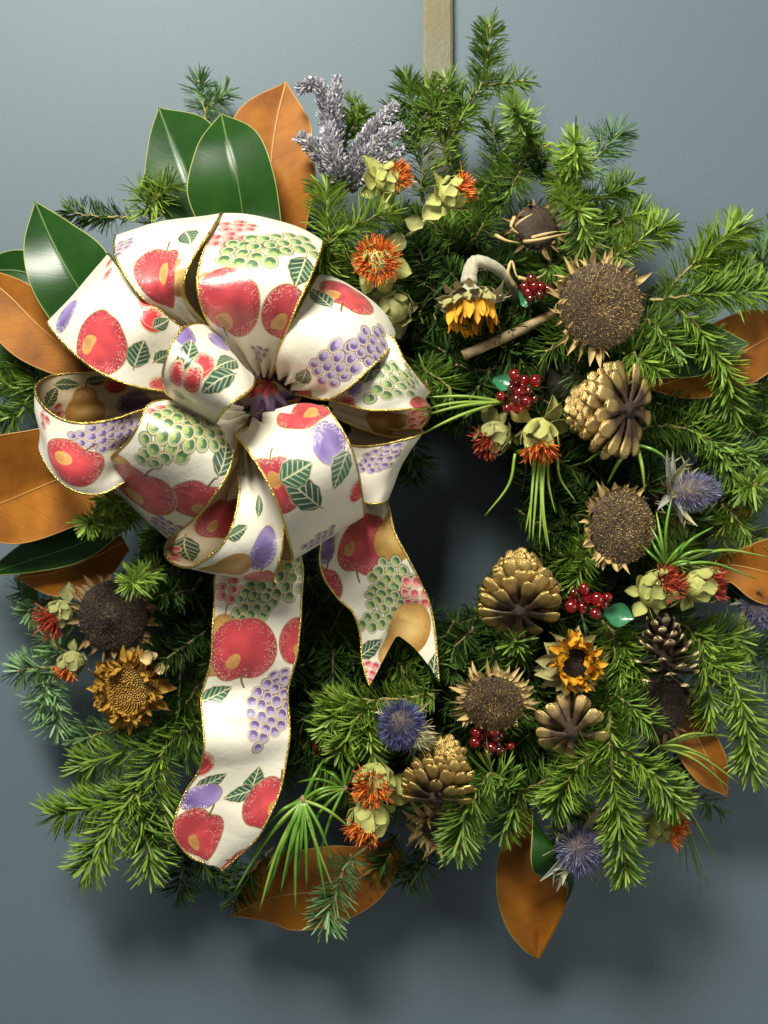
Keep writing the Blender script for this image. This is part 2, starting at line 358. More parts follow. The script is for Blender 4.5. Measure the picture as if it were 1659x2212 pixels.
# ------------------------------------------------------------------ ring of the wreath and the deep greenery
CX, CY, RR = 895, 1125, 415
def ring_pt(a, r, d): return (CX + r * math.cos(a), CY + r * math.sin(a), d)
t = thing('wreath_ring', 'dark ring of bound twigs hidden under the fir, around the black hole', 'wreath ring', P(CX, CY, 40))
for k in range(7):
    mb = MB(); ph = k * 0.9; pts = []
    for i in range(97):
        a = 2 * math.pi * i / 96; rr = RR + 55 * math.cos(ph + a * 3 + 0.3 * math.sin(5 * a)); dd = 38 + 17 * math.sin(ph + a * 3)
        pts.append(P(*ring_pt(a, rr, dd)))
    tube(mb, pts, [0.0085 + 0.002 * math.sin(i * 1.3 + k) for i in range(97)], 7)
    part('twig', mb.mesh('twig', ['straw_dark'], off=t.location), t)
def reach(a):                                      # how far the loose fill reaches at each angle (0 = right, 90 = down)
    dg = math.degrees(a) % 360
    return float(np.interp(dg, [0, 30, 60, 90, 125, 150, 180, 230, 260, 280, 305, 330, 360], [690, 680, 690, 660, 730, 720, 560, 560, 640, 760, 800, 740, 690]))
def fill(name, label, m, count, r0, r1, d0, d1, nl):
    ns = NeedleSet(); st = MB(); k = 0
    while k < count:
        a = RNG.uniform(0, 2 * math.pi); lim = reach(a); r = RNG.uniform(r0, r1(lim)); d = RNG.uniform(d0, d1) * (1 - .45 * max(0, (r - 480) / 300))
        x, y, d = ring_pt(a, r, d)
        if x < 930 and 470 < y < 1290: d *= .5       # the bow fills this side
        out = RNG.uniform(-.7, 1.3); tan = RNG.uniform(-1.2, 1.2)
        if r < 300: out = abs(out)
        dx = out * math.cos(a) - tan * math.sin(a); dy = out * math.sin(a) + tan * math.cos(a); q = RNG.uniform(60, 125) / math.hypot(dx, dy)
        ex, ey = x + dx * q, y + dy * q; re = math.hypot(ex - CX, ey - CY)
        if re > reach(math.atan2(ey - CY, ex - CX)) or re < 205: continue
        k += 1; pts = crv([P(x, y, d), P((x + ex) / 2, (y + ey) / 2, d + 10), P(ex, ey, d + RNG.uniform(-8, 24))], 5)
        ns.add(*shoot_needles(pts, nl, 1.5, False, 0.0018)); tube(st, pts, 0.0010, 4)
    t = bpy.data.objects.new(name, ns.mesh(name, m)); link(t); t['kind'] = 'stuff'; t['label'] = label; t['category'] = 'greenery'
    part('twigs', st.mesh('twigs', ['twig_bark']), t, stuff=True)
fill('fir_greenery', 'dark mass of fir needles filling the ring behind flowers and cones', 'fir_shaded', 560, 225, lambda l: 600, 8, 88, .017)
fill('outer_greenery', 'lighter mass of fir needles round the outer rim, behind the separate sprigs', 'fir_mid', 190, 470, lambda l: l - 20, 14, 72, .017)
# ------------------------------------------------------------------ the ribbon print: drawn in ribbon space (u along, v across), flat print only
RES = 4.0                                          # texels per millimetre
RW = 66.0                                          # ribbon width, mm
GOLD = np.array([208, 176, 96]) / 255.; CREAM = np.array([232, 227, 208]) / 255.
class Print:
    def __init__(s, Lmm):
        s.L = Lmm; s.h = int(Lmm * RES) + 2; s.w = int(RW * RES)
        s.c = np.empty((s.h, s.w, 4), np.float32); s.c[..., :3] = CREAM; s.c[..., 3] = 0
        s.rng = np.random.default_rng(5)
    def win(s, u, v, R, ang):
        i0 = max(0, int((u - R) * RES)); i1 = min(s.h, int((u + R) * RES) + 1); j0 = max(0, int((v - R) * RES)); j1 = min(s.w, int((v + R) * RES) + 1)
        if i1 <= i0 or j1 <= j0: return None
        U, Vv = np.meshgrid(np.arange(i0, i1) / RES - u, np.arange(j0, j1) / RES - v, indexing='ij')
        ca, sa = math.cos(ang), math.sin(ang)      # local y (stalk direction) = (ca, sa) in (u, v)
        return (slice(i0, i1), slice(j0, j1)), U * -sa + Vv * ca, U * ca + Vv * sa
    def put(s, sl, sd, col, gold=0, k=1.0):
        a = (np.clip(0.5 - sd * RES * 0.7, 0, 1) * k)[..., None]
        c = s.c[sl]; c[..., :3] = c[..., :3] * (1 - a) + col * a; c[..., 3:] = c[..., 3:] * (1 - a) + gold * a
    def speck(s, sl, mask, p, col=(0.97, 0.90, 0.78), gold=0.3):
        sh = mask.shape; r = s.rng.random(((sh[0] + 1) // 2, (sh[1] + 1) // 2)); r = np.repeat(np.repeat(r, 2, 0), 2, 1)[:sh[0], :sh[1]]
        hit = (r < p * mask)
        c = s.c[sl]; c[hit, :3] = np.array(col); c[hit, 3] = gold
    def soft(s, shape, n=6):
        g = s.rng.random((n, n)); yi = np.linspace(0, n - 1.001, shape[0]); xi = np.linspace(0, n - 1.001, shape[1])
        y0 = yi.astype(int); x0 = xi.astype(int); fy = (yi - y0)[:, None]; fx = (xi - x0)[None]
        y1 = np.minimum(y0 + 1, n - 1); x1 = np.minimum(x0 + 1, n - 1)
        return (g[y0][:, x0] * (1 - fy) * (1 - fx) + g[y1][:, x0] * fy * (1 - fx) + g[y0][:, x1] * (1 - fy) * fx + g[y1][:, x1] * fy * fx)
    def apple(s, u, v, D, ang, yel=(0.15, -0.35), stalk=True):
        R = D / 2; w = s.win(u, v, R * 1.5, ang)
        if not w: return
        sl, x, y = w; r = np.hypot(x, y); th = np.arctan2(x, y)
        lim = R * (1.0 - 0.20 * np.exp(-(th / 0.35) ** 2) - 0.10 * np.exp(-((np.abs(th) - math.pi) / 0.32) ** 2) + 0.05 * np.cos(2 * th - 0.7))
        sd = r - lim; s.put(sl, sd - 0.7, GOLD, 1)
        n = s.soft(x.shape, 9); f = np.clip(r / lim, 0, 1)[..., None]
        red = np.array([196, 52, 58]) / 255. * (1 - f ** 2) + np.array([166, 36, 52]) / 255. * f ** 2
        red = red + (n[..., None] - 0.5) * np.array([0.22, 0.10, 0.08]); s.put(sl, sd, np.clip(red, 0, 1))
        yx, yy = yel; q = np.hypot((x - yx * R) / 0.85, y - yy * R) - R * 0.30 * (0.55 + 0.9 * s.soft(x.shape, 9))
        s.put(sl, np.maximum(q, sd + 0.8), np.array([206, 160, 78]) / 255., 0, 0.9)
        s.put(sl, np.maximum(np.hypot((x - yx * R) / 1.2, y - yy * R) - R * 0.16 * (0.3 + 1.4 * s.soft(x.shape, 12)), sd + .8), np.array([170, 118, 50]) / 255., 0, 0.55)
        edge = np.clip((f[..., 0] - 0.6) / 0.4, 0, 1) * (sd < 0) * (0.4 + 0.6 * (y > -0.2 * R))
        s.speck(sl, edge, 0.20, (0.95, 0.80, 0.66))
        s.put(sl, np.maximum(np.abs(np.hypot(x + 0.45 * R, y) - 0.25 * R) - 0.4, -(y + 0 * x) + 0.1 * R) + 100 * (sd > -0.5), np.array([0.93, 0.62, 0.58]), 0, 0.5)
        if stalk: s.put(sl, np.maximum(np.abs(x - 0.02 * (y - 0.7 * R) ** 2) - 0.7, np.abs(y - 0.98 * R) - 0.24 * R), np.array([120, 82, 40]) / 255., 0.3)
    def pear(s, u, v, D, ang):
        R = D / 2; w = s.win(u, v, R * 1.7, ang)
        if not w: return
        sl, x, y = w
        d1 = np.hypot(x, y + 0.35 * R) - 0.72 * R; d2 = np.hypot(x, y - 0.62 * R) - 0.36 * R; k = 0.55 * R
        h = np.clip(0.5 + 0.5 * (d2 - d1) / k, 0, 1); sd = d2 * (1 - h) + d1 * h - k * h * (1 - h)
        s.put(sl, sd - 0.6, GOLD, 1)
        f = np.clip(-sd / (0.7 * R), 0, 1)[..., None]; n = s.soft(x.shape, 8)[..., None]
        col = np.array([176, 122, 44]) / 255. * (1 - f) + np.array([226, 192, 112]) / 255. * f; col = col + (n - 0.5) * 0.22
        s.put(sl, sd, np.clip(col, 0, 1)); s.speck(sl, np.clip(1 + sd / (0.4 * R), 0, 1) * (sd < 0), 0.12, (0.62, 0.40, 0.14))
        s.put(sl, np.maximum(np.abs(x) - 0.5, np.abs(y - 1.1 * R) - 0.18 * R), np.array([120, 82, 40]) / 255.)
    def plum(s, u, v, D, ang):
        R = D / 2; w = s.win(u, v, R * 1.4, ang)
        if not w: return
        sl, x, y = w; r = np.hypot(x / 0.82, y); sd = r - R; s.put(sl, sd - 0.5, GOLD, .8)
        n = s.soft(x.shape, 6)[..., None]; f = np.clip((y / R + 1) / 2, 0, 1)[..., None]
        s.put(sl, sd, np.clip(np.array([84, 62, 124]) / 255. * (1 - f) + np.array([150, 128, 196]) / 255. * f + (n - .5) * .2, 0, 1))
        s.speck(sl, np.clip((r / R - 0.55) * 2, 0, 1) * (sd < 0) * (y < 0.3 * R), 0.5, (0.95, 0.92, 0.95))
    def cherry(s, u, v, D, ang):
        R = D / 2; w = s.win(u, v, R * 1.5, ang)
        if not w: return
        sl, x, y = w; r = np.hypot(x / 0.88, y); s.put(sl, r - R - 0.7, GOLD, 1); s.put(sl, r - R - 0.1, np.array([0.96, .9, .8]))
        n = s.soft(x.shape, 5)[..., None]; s.put(sl, r - R + 0.4, np.clip(np.array([200, 38, 48]) / 255. + (n - .5) * .2, 0, 1))
        s.speck(sl, np.clip((r / R - 0.45) * 2, 0, 1) * (r < R) * (y > -0.1 * R), 0.5)
        s.put(sl, np.abs(np.hypot(x - .1 * R, y) - 0.62 * R) - 0.3 + 50 * ((y > -.2 * R) | (r > R)), np.array([0.95, .75, .66]), 0, .8)
    def grapes(s, u, v, D, ang, kind='green', n=16, gr=4.6):
        dk, md, lt = {'green': ((44, 78, 58), (88, 138, 62), (150, 178, 96)), 'purple': ((78, 62, 112), (128, 104, 168), (178, 160, 206)), 'red': ((168, 44, 58), (206, 66, 74), (232, 132, 126))}[kind]
        dk, md, lt = [np.array(c) / 255. for c in (dk, md, lt)]
        ca, sa = math.cos(ang), math.sin(ang); pts = []; R = D / 2
        rows = max(2, int(round(D / (gr * 1.55)))); rr = random.Random(int(u * 7 + v * 13))
        for i in range(rows):
            t = i / (rows - 1); y = R * (0.9 - 1.8 * t); half = R * (0.62 * math.sin(math.pi * min(1, 0.28 + 0.72 * t)) + 0.12); m = max(1, int(round(2 * half / (gr * 1.75))))
            for k in range(m): pts.append(((k - (m - 1) / 2) * gr * 1.75 + rr.uniform(-.8, .8) + (0.5 * gr if i % 2 else 0), y + rr.uniform(-.8, .8)))
        for (x0, y0) in pts:
            pu, pv = u - sa * x0 + ca * y0, v + ca * x0 + sa * y0; w = s.win(pu, pv, gr * 1.9, ang)
            if w: sl, x, y = w; s.put(sl, np.hypot(x, y) - gr * 1.05, dk, 0, 0.6)
        rr.shuffle(pts)
        for (x0, y0) in pts:
            pu, pv = u - sa * x0 + ca * y0, v + ca * x0 + sa * y0; g = gr * rr.uniform(0.82, 1.05); w = s.win(pu, pv, g * 1.4, ang + rr.uniform(-.5, .5))
            if not w: continue
            sl, x, y = w; r = np.hypot(x, y)
            s.put(sl, r - g, GOLD * 0.95 + 0.06, 0.7); s.put(sl, r - g * 0.88, np.array([.90, .88, .74]) if kind == 'green' else np.array([.88, .82, .88]), 0)
            f = np.clip(0.5 + y / g * 0.6, 0, 1)[..., None]; s.put(sl, r - g * 0.76, md * (1 - f) + dk * f)
            s.put(sl, np.hypot(x + .1 * g, (y + 0.25 * g) * 1.3) - g * 0.42, lt, 0, 0.85); s.put(sl, np.abs(r - g * 0.60) - 0.2 + 50 * (y > .2 * g), np.array([.95, .93, .82]), 0.3, 0.9)
            if kind == 'green': s.put(sl, np.hypot(x + .1 * g, y + .25 * g) - g * 0.15, np.array([200, 170, 60]) / 255., 0, .8)
    def leaf(s, u, v, D, ang, wide=0.60, lob=0.05):
        R = D / 2; w = s.win(u, v, R * 1.2, ang)
        if not w: return
        sl, x, y = w; t = np.clip((y / R + 1) / 2, 0, 1)
        half = R * wide * np.sin(math.pi * t ** 0.8) * (1 + lob * np.sin(t * 26)); sd = np.abs(x) - half + 60 * (np.abs(y) > R)
        s.put(sl, sd - 0.7, GOLD * .6 + .35, 0.5); n = s.soft(x.shape, 5)[..., None]
        s.put(sl, sd, np.clip(np.array([36, 76, 52]) / 255. + (n - .5) * np.array([.1, .2, .1]), 0, 1))
        vein = np.abs(np.mod((y - 0.9 * np.abs(x)) / R * 3.0, 1) - 0.5) - 0.10; vein = np.where(x > 0, vein, np.abs(np.mod((y - 0.9 * np.abs(x)) / R * 3.0 + .3, 1) - 0.5) - 0.10)
        s.put(sl, np.maximum(vein * R / 3, sd + 0.8), np.array([.88, .88, .72]), 0.3, .9); s.put(sl, np.maximum(np.abs(x) - .5, sd), np.array([.9, .88, .7]), .3)
        s.put(sl, np.maximum(np.abs(x) - .4, np.abs(y + R * 1.05) - .16 * R), np.array([150, 120, 60]) / 255., .4)
    def image(s, name):
        s.c[..., :3] = s.c[..., :3] * .91 + CREAM * .09
        im = bpy.data.images.new(name, s.w, s.h, alpha=True); im.alpha_mode = 'CHANNEL_PACKED'
        im.pixels.foreach_set(np.ascontiguousarray(s.c, np.float32).ravel()); im.update(); im.pack(); return im
def print_mat(name, im, back):
    m = bpy.data.materials.new(name); m.use_nodes = True; n = m.node_tree.nodes; l = m.node_tree.links; b = n['Principled BSDF']
    tx = n.new('ShaderNodeTexImage'); tx.image = im; tx.extension = 'EXTEND'
    uv = n.new('ShaderNodeUVMap'); uv.uv_map = 'UVMap'; l.new(uv.outputs[0], tx.inputs[0])
    tc = n.new('ShaderNodeTexCoord'); nz = n.new('ShaderNodeTexNoise'); nz.inputs['Scale'].default_value = 45; nz.inputs['Detail'].default_value = 3; l.new(tc.outputs['Object'], nz.inputs['Vector'])
    bp = n.new('ShaderNodeBump'); bp.inputs['Strength'].default_value = 0.10; bp.inputs['Distance'].default_value = 0.004; l.new(nz.outputs['Fac'], bp.inputs['Height']); l.new(bp.outputs[0], b.inputs['Normal'])
    if back:                                       # wrong side: print fainter; inner shade of the loops put into the brown tint
        mx = n.new('ShaderNodeMix'); mx.data_type = 'RGBA'; mx.blend_type = 'MULTIPLY'; mx.inputs[0].default_value = 1; mx.inputs[7].default_value = (0.60, 0.50, 0.38, 1)
        l.new(tx.outputs[0], mx.inputs[6]); l.new(mx.outputs[2], b.inputs['Base Color']); b.inputs['Roughness'].default_value = 0.6
    else:
        l.new(tx.outputs[0], b.inputs['Base Color']); b.inputs['Roughness'].default_value = 0.33; b.inputs['Specular IOR Level'].default_value = 0.9
        b.inputs['Sheen Weight'].default_value = 0.15
        mu = n.new('ShaderNodeMath'); mu.operation = 'MULTIPLY'; mu.inputs[1].default_value = 0.6; l.new(tx.outputs[1], mu.inputs[0]); l.new(mu.outputs[0], b.inputs['Metallic'])
    tr = n.new('ShaderNodeBsdfTranslucent'); ms = n.new('ShaderNodeMixShader'); ms.inputs[0].default_value = 0.16
    l.new(tx.outputs[0], tr.inputs[0]); l.new(b.outputs[0], ms.inputs[1]); l.new(tr.outputs[0], ms.inputs[2]); l.new(ms.outputs[0], n['Material Output'].inputs[0])
    n3 = n.new('ShaderNodeTexNoise'); n3.inputs['Scale'].default_value = 110; n3.inputs['Detail'].default_value = 5; n3.inputs['Distortion'].default_value = 1.5; l.new(tc.outputs['Object'], n3.inputs['Vector'])
    ad = n.new('ShaderNodeMath'); ad.operation = 'MULTIPLY_ADD'; ad.inputs[1].default_value = 0.5; l.new(n3.outputs['Fac'], ad.inputs[0]); l.new(nz.outputs['Fac'], ad.inputs[2]); l.new(ad.outputs[0], bp.inputs['Height'])
    bp.inputs['Strength'].default_value = 0.16
    return m
BOW = thing('ribbon_bow', 'large white satin bow printed with apples and grapes, gold wired edges', 'bow', P(590, 860, 120))
BOFF = BOW.location
def ribbon(kind, rungs, front, motifs=(), nu=9, nv=22, gather=(1, 1), notch=0, rip=0.0):
    """rungs: (left x, y, d, right x, y, d[, outward bulge]); front = index of a rung whose printed side faces the room"""
    A = [np.array(P(*r[0:3])) for r in rungs]; Bp = [np.array(P(*r[3:6])) for r in rungs]
    la = np.array(crv(A, nu)); lb = np.array(crv(Bp, nu)); n = len(la)
    bul = np.interp(np.arange(n) / nu, np.arange(len(rungs)), [(r[6] if len(r) > 6 else 0) for r in rungs])
    if notch:                                      # swallowtail end: rows run further at the two edges
        pass
    vv = np.linspace(0, 1, nv); G = la[:, None] * (1 - vv)[None, :, None] + lb[:, None] * vv[None, :, None]
    if notch:
        s = np.arange(n); G2 = np.empty_like(G)
        for j, v in enumerate(vv):
            e = (1 - notch * (1 - abs(2 * v - 1))) * (n - 1); q = s / (n - 1) * e; i0 = np.minimum(q.astype(int), n - 2); f = (q - i0)[:, None]
            G2[:, j] = G[i0, j] * (1 - f) + G[i0 + 1, j] * f
        G = G2; UQ = np.array([[(1 - notch * (1 - abs(2 * v - 1))) for v in vv]]) * (np.arange(n) / (n - 1))[:, None]
    else: UQ = np.repeat((np.arange(n) / (n - 1))[:, None], nv, 1)
    dU = np.gradient(G, axis=0); dV = np.gradient(G, axis=1); N = np.cross(dU, dV); N /= np.linalg.norm(N, axis=2)[..., None] + 1e-12
    fi = min(n - 2, front * nu); sg = 1 if N[fi, nv // 2] @ np.array([0, -1, 0.15]) > 0 else -1
    N = N * sg
    s = np.arange(n) / (n - 1); ph = RNG.uniform(0, 6)
    g = gather[0] * np.exp(-(s / 0.13) ** 2) + gather[1] * np.exp(-((1 - s) / 0.13) ** 2)
    pleat = np.sin(vv * 2 * math.pi * 3.2 + ph)[None, :] * g[:, None] * 0.0035
    wav = (np.sin(s * 9 + ph)[:, None] * np.sin(vv * 5 + ph * 2)[None] + 0.7 * np.sin(s * 17 + ph * 3)[:, None] * np.cos(vv * 7 - ph)[None]) * (0.0016 + rip)
    dome = (1 - (2 * vv - 1) ** 2)[None] * bul[:, None] / 1000
    G = G + N * (pleat + wav + dome)[..., None]
    dU = np.gradient(G, axis=0); dV = np.gradient(G, axis=1); N = np.cross(dU, dV) * sg; N /= np.linalg.norm(N, axis=2)[..., None] + 1e-12
    seg = np.linalg.norm(np.diff(la * .5 + lb * .5, axis=0), axis=1); cum = np.concatenate([[0], np.cumsum(seg)]) * 1000; Lmm = cum[-1]
    Umm = np.interp(UQ.ravel(), np.arange(n) / (n - 1), cum).reshape(UQ.shape)
    pr = Print(Lmm)
    sx = G[..., 0]; sy = G[..., 1]; sz = G[..., 2]; k = TAN / 829.5 * (CAM + sy); PX = sx / k + 829.5; PY = 1106 - sz / k
    for mo in motifs:                              # motif: type, x, y, size mm, stalk angle in the picture (deg, 0 = up, clockwise), side 'f' or 'b', extra
        ty, x, y, D, ang = mo[:5]; side = mo[5] if len(mo) > 5 else 'f'; ex = mo[6] if len(mo) > 6 else None
        ok = (N @ np.array([0, -1, 0]) > 0) if side == 'f' else (N @ np.array([0, -1, 0]) < 0)
        dd = np.hypot(PX - x, PY - y) + 1e4 * (~ok); i, j = np.unravel_index(np.argmin(dd), dd.shape)
        i1 = min(i + 1, n - 1); i0 = max(i - 1, 0); j1 = min(j + 1, nv - 1); j0 = max(j - 1, 0)
        ju = np.array([PX[i1, j] - PX[i0, j], PY[i1, j] - PY[i0, j]]) / max(1e-6, Umm[i1, j] - Umm[i0, j]); jv = np.array([PX[i, j1] - PX[i, j0], PY[i, j1] - PY[i, j0]]) / ((vv[j1] - vv[j0]) * RW)
        a = math.radians(ang); d = np.array([math.sin(a), -math.cos(a)]); M = np.stack([ju, jv], 1)
        off = np.linalg.lstsq(M, np.array([x - PX[i, j], y - PY[i, j]]), rcond=None)[0]; off = np.clip(off, -20, 20)
        duv = np.linalg.lstsq(M, d, rcond=None)[0]; an = math.atan2(duv[1], duv[0])
        u0, v0 = Umm[i, j] + off[0], vv[j] * RW + off[1]
        if ty == 'apple': pr.apple(u0, v0, D, an, ex or (0.15, -0.35))
        elif ty in ('green', 'purple', 'red'): pr.grapes(u0, v0, D, an, ty, gr=ex or 4.6)
        elif ty == 'leaf': pr.leaf(u0, v0, D, an)
        else: getattr(pr, ty)(u0, v0, D, an)
    im = pr.image('ribbon_print')
    V = np.concatenate([(G + N * 0.0003).reshape(-1, 3), (G - N * 0.0003).reshape(-1, 3)]); m = n * nv
    q = [(i * nv + j, i * nv + j + 1, (i + 1) * nv + j + 1, (i + 1) * nv + j) for i in range(n - 1) for j in range(nv - 1)]
    if sg > 0: q = [f[::-1] for f in q]
    F = q + [tuple(m + x for x in f[::-1]) for f in q]
    me = np_mesh(kind, V, F, np.zeros((0, 3), int), [], off=BOFF)
    me.materials.append(print_mat('ribbon_face', im, False)); me.materials.append(print_mat('ribbon_back_shaded', im, True))
    me.polygons.foreach_set('material_index', [0] * len(q) + [1] * len(q))
    UV = np.stack([np.repeat(vv[None], n, 0), Umm / Lmm], 2).reshape(-1, 2); UV = np.concatenate([UV, UV])
    ul = me.uv_layers.new(name='UVMap'); li = np.empty(len(me.loops), np.int32); me.loops.foreach_get('vertex_index', li); ul.data.foreach_set('uv', UV[li].astype(np.float32).ravel())
    o = part(kind, me, BOW)
    for j in (0, nv - 1):                          # wired gold edging with its little bumps
        c = [G[i, j] for i in range(n)]; fine = []
        for i in range(n - 1):
            for k2 in range(3): fine.append(c[i] + (c[i + 1] - c[i]) * k2 / 3)
        fine.append(c[-1]); mb = MB(); tube(mb, fine, [0.00085 * (1 + 0.28 * (i % 2) + 0.1 * random.random()) for i in range(len(fine))], 5)
        part('gold_edging', mb.mesh('gold_edging', ['gold_wire'], off=BOFF), o)
    return o
ribbon('loop', [(420, 800, 100, 470, 740, 100), (230, 760, 85, 330, 640, 85), (125, 705, 100, 240, 558, 100), (108, 705, 128, 237, 551, 128), (153, 757, 162, 268, 590, 162, 4), (219, 806, 182, 323, 651, 180, 5), (310, 838, 176, 382, 700, 170, 3), (440, 850, 150, 470, 770, 150), (540, 840, 130, 560, 800, 130)], 5,
    [('plum', 142, 682, 26, 20), ('leaf', 300, 765, 24, 20), ('cherry', 318, 652, 15, 0), ('cherry', 330, 692, 19, 10), ('red', 236, 578, 16, 0), ('apple', 212, 742, 46, 200, 'f', (-0.35, 0.1)), ('leaf', 355, 770, 18, 60), ('leaf', 350, 700, 16, 60), ('leaf', 385, 800, 18, 100), ('cherry', 345, 830, 14, 0), ('plum', 430, 810, 18, 0)])
ribbon('loop', [(420, 720, 95, 520, 700, 95), (300, 590, 85, 470, 560, 85), (258, 518, 105, 478, 474, 105), (248, 506, 132, 480, 459, 132), (252, 560, 166, 458, 498, 172, 4), (295, 628, 184, 410, 575, 190, 4), (345, 672, 176, 398, 632, 186), (392, 708, 160, 432, 684, 168), (480, 770, 135, 500, 740, 140)], 5,
    [('purple', 300, 490, 34, 70, 'f', 3.2), ('purple', 265, 535, 22, 20, 'f', 3.2), ('leaf', 407, 512, 22, 150), ('pear', 388, 615, 34, 150), ('apple', 340, 595, 46, 10, 'f', (-0.3, 0.1)), ('leaf', 360, 690, 16, 100)])
ribbon('loop', [(560, 760, 95, 640, 740, 95), (470, 590, 85, 670, 600, 85), (475, 482, 105, 690, 528, 105), (477, 463, 132, 697, 524, 134, 7), (455, 500, 168, 692, 545, 166, 6), (433, 560, 190, 668, 603, 190, 6), (427, 620, 198, 638, 668, 192, 6), (447, 682, 185, 613, 730, 178, 4), (490, 745, 160, 600, 775, 160), (545, 800, 135, 585, 810, 135)], 5,
    [('red', 500, 490, 26, 90, 'f', 4), ('leaf', 650, 585, 26, 200), ('red', 478, 520, 24, 90, 'f', 4), ('green', 530, 558, 48, 40, 'f', 5.2), ('green', 610, 525, 38, 90, 'f', 4.8), ('pear', 437, 630, 30, 20), ('apple', 492, 665, 46, 200, 'f', (0.0, 0.55)), ('apple', 622, 682, 38, 30), ('purple', 560, 770, 22, 20, 'f', 3.4)])
ribbon('loop', [(620, 790, 90, 690, 850, 90), (690, 680, 80, 800, 760, 80), (695, 604, 105, 842, 722, 105, 6), (688, 594, 128, 852, 724, 128, 10), (672, 622, 160, 842, 752, 160, 8), (641, 680, 183, 797, 797, 180, 6), (612, 737, 176, 747, 842, 178, 4), (598, 783, 160, 705, 862, 165), (605, 812, 140, 650, 845, 140)], 5,
    [('apple', 752, 638, 40, 210, 'f', (-0.4, 0.4)), ('leaf', 690, 642, 24, 310), ('purple', 745, 775, 44, 240, 'f', 4.6), ('purple', 805, 735, 34, 220, 'f', 4.4), ('leaf', 655, 818, 24, 200), ('apple', 650, 850, 20, 0)])
ribbon('loop', [(640, 812, 130, 640, 850, 130), (740, 775, 155, 722, 866, 162), (835, 725, 158, 790, 884, 168, 3), (874, 775, 158, 850, 885, 165, 3), (907, 820, 148, 902, 883, 155), (923, 846, 130, 926, 882, 130), (910, 830, 105, 915, 918, 112), (860, 800, 95, 862, 944, 108), (795, 790, 90, 798, 932, 105), (700, 800, 95, 718, 896, 110)], 2,
    [('leaf', 800, 800, 24, 30), ('green', 840, 830, 40, 60, 'f', 4.8), ('green', 885, 815, 26, 30, 'f', 4.4), ('cherry', 750, 870, 16, 0), ('plum', 765, 840, 14, 0), ('apple', 912, 870, 30, 0), ('pear', 840, 912, 34, 90, 'b'), ('red', 905, 910, 26, 0, 'b')], nu=8)
ribbon('loop', [(640, 900, 120, 650, 960, 120), (750, 959, 135, 740, 1060, 125), (820, 961, 150, 790, 1086, 138), (876, 948, 155, 822, 1086, 140), (908, 930, 140, 836, 1078, 125), (880, 930, 110, 815, 1060, 100), (760, 920, 95, 740, 1020, 90)], 2,
    [('purple', 800, 1000, 34, 60, 'f', 3.8), ('purple', 835, 985, 22, 30, 'f', 3.8)])
ribbon('loop', [(420, 800, 110, 420, 900, 100), (260, 806, 95, 270, 920, 85), (150, 807, 95, 170, 930, 85), (98, 820, 112, 110, 950, 100), (77, 846, 140, 84, 962, 130), (95, 882, 165, 100, 1003, 160), (135, 907, 178, 136, 1045, 172, 3), (185, 915, 182, 186, 1067, 172, 4), (250, 905, 178, 240, 1058, 165), (330, 880, 160, 330, 1000, 150), (480, 880, 135, 470, 930, 130)], 6,
    [('leaf', 110, 858, 24, 30, 'b'), ('leaf', 145, 830, 20, 90, 'b'), ('pear', 185, 875, 44, 0, 'b'), ('red', 125, 895, 18, 0, 'b'), ('leaf', 210, 822, 18, 80, 'b'), ('cherry', 250, 832, 20, 0, 'b'), ('plum', 290, 868, 30, 60, 'b'), ('purple', 220, 940, 44, 80, 'f', 4.2), ('purple', 270, 930, 24, 80, 'f', 4), ('apple', 148, 1000, 44, 60, 'f', (-0.2, -0.1)), ('red', 95, 900, 20, 0)])
ribbon('loop', [(520, 900, 95, 540, 960, 95), (340, 930, 85, 440, 1050, 85), (225, 1020, 105, 375, 1145, 105), (205, 1035, 132, 369, 1158, 132), (226, 1000, 164, 415, 1125, 160, 4), (278, 953, 190, 463, 1070, 184, 6), (305, 908, 200, 495, 1016, 190, 6), (328, 870, 190, 510, 962, 180, 3), (400, 862, 160, 522, 930, 155), (520, 880, 135, 535, 905, 135)], 5,
    [('purple', 350, 1140, 30, 60, 'f', 3.6), ('pear', 258, 1015, 30, 200), ('apple', 430, 1085, 40, 30), ('leaf', 485, 985, 26, 10), ('red', 350, 893, 30, 90, 'f', 4), ('green', 355, 950, 52, 40, 'f', 5), ('green', 430, 930, 36, 80, 'f', 4.6), ('apple', 305, 1058, 50, 10, 'f', (-0.2, -0.55))])
ribbon('loop', [(520, 960, 105, 580, 960, 105), (430, 1090, 95, 580, 1080, 90), (367, 1160, 100, 585, 1180, 92), (359, 1203, 120, 585, 1235, 110), (390, 1226, 142, 588, 1257, 135), (432, 1218, 165, 592, 1245, 160), (490, 1165, 180, 610, 1180, 172, 3), (514, 1090, 180, 610, 1090, 170, 3), (516, 1030, 165, 580, 1020, 160), (520, 960, 140, 550, 955, 140)], 6,
    [('leaf', 400, 1190, 30, 160, 'b'), ('apple', 475, 1120, 36, 20, 'b'), ('red', 372, 1200, 20, 0, 'b'), ('leaf', 515, 1150, 20, 60), ('plum', 570, 1190, 34, 10), ('apple', 560, 1250, 26, 0), ('pear', 485, 1226, 40, 260), ('leaf', 560, 1090, 16, 0)])
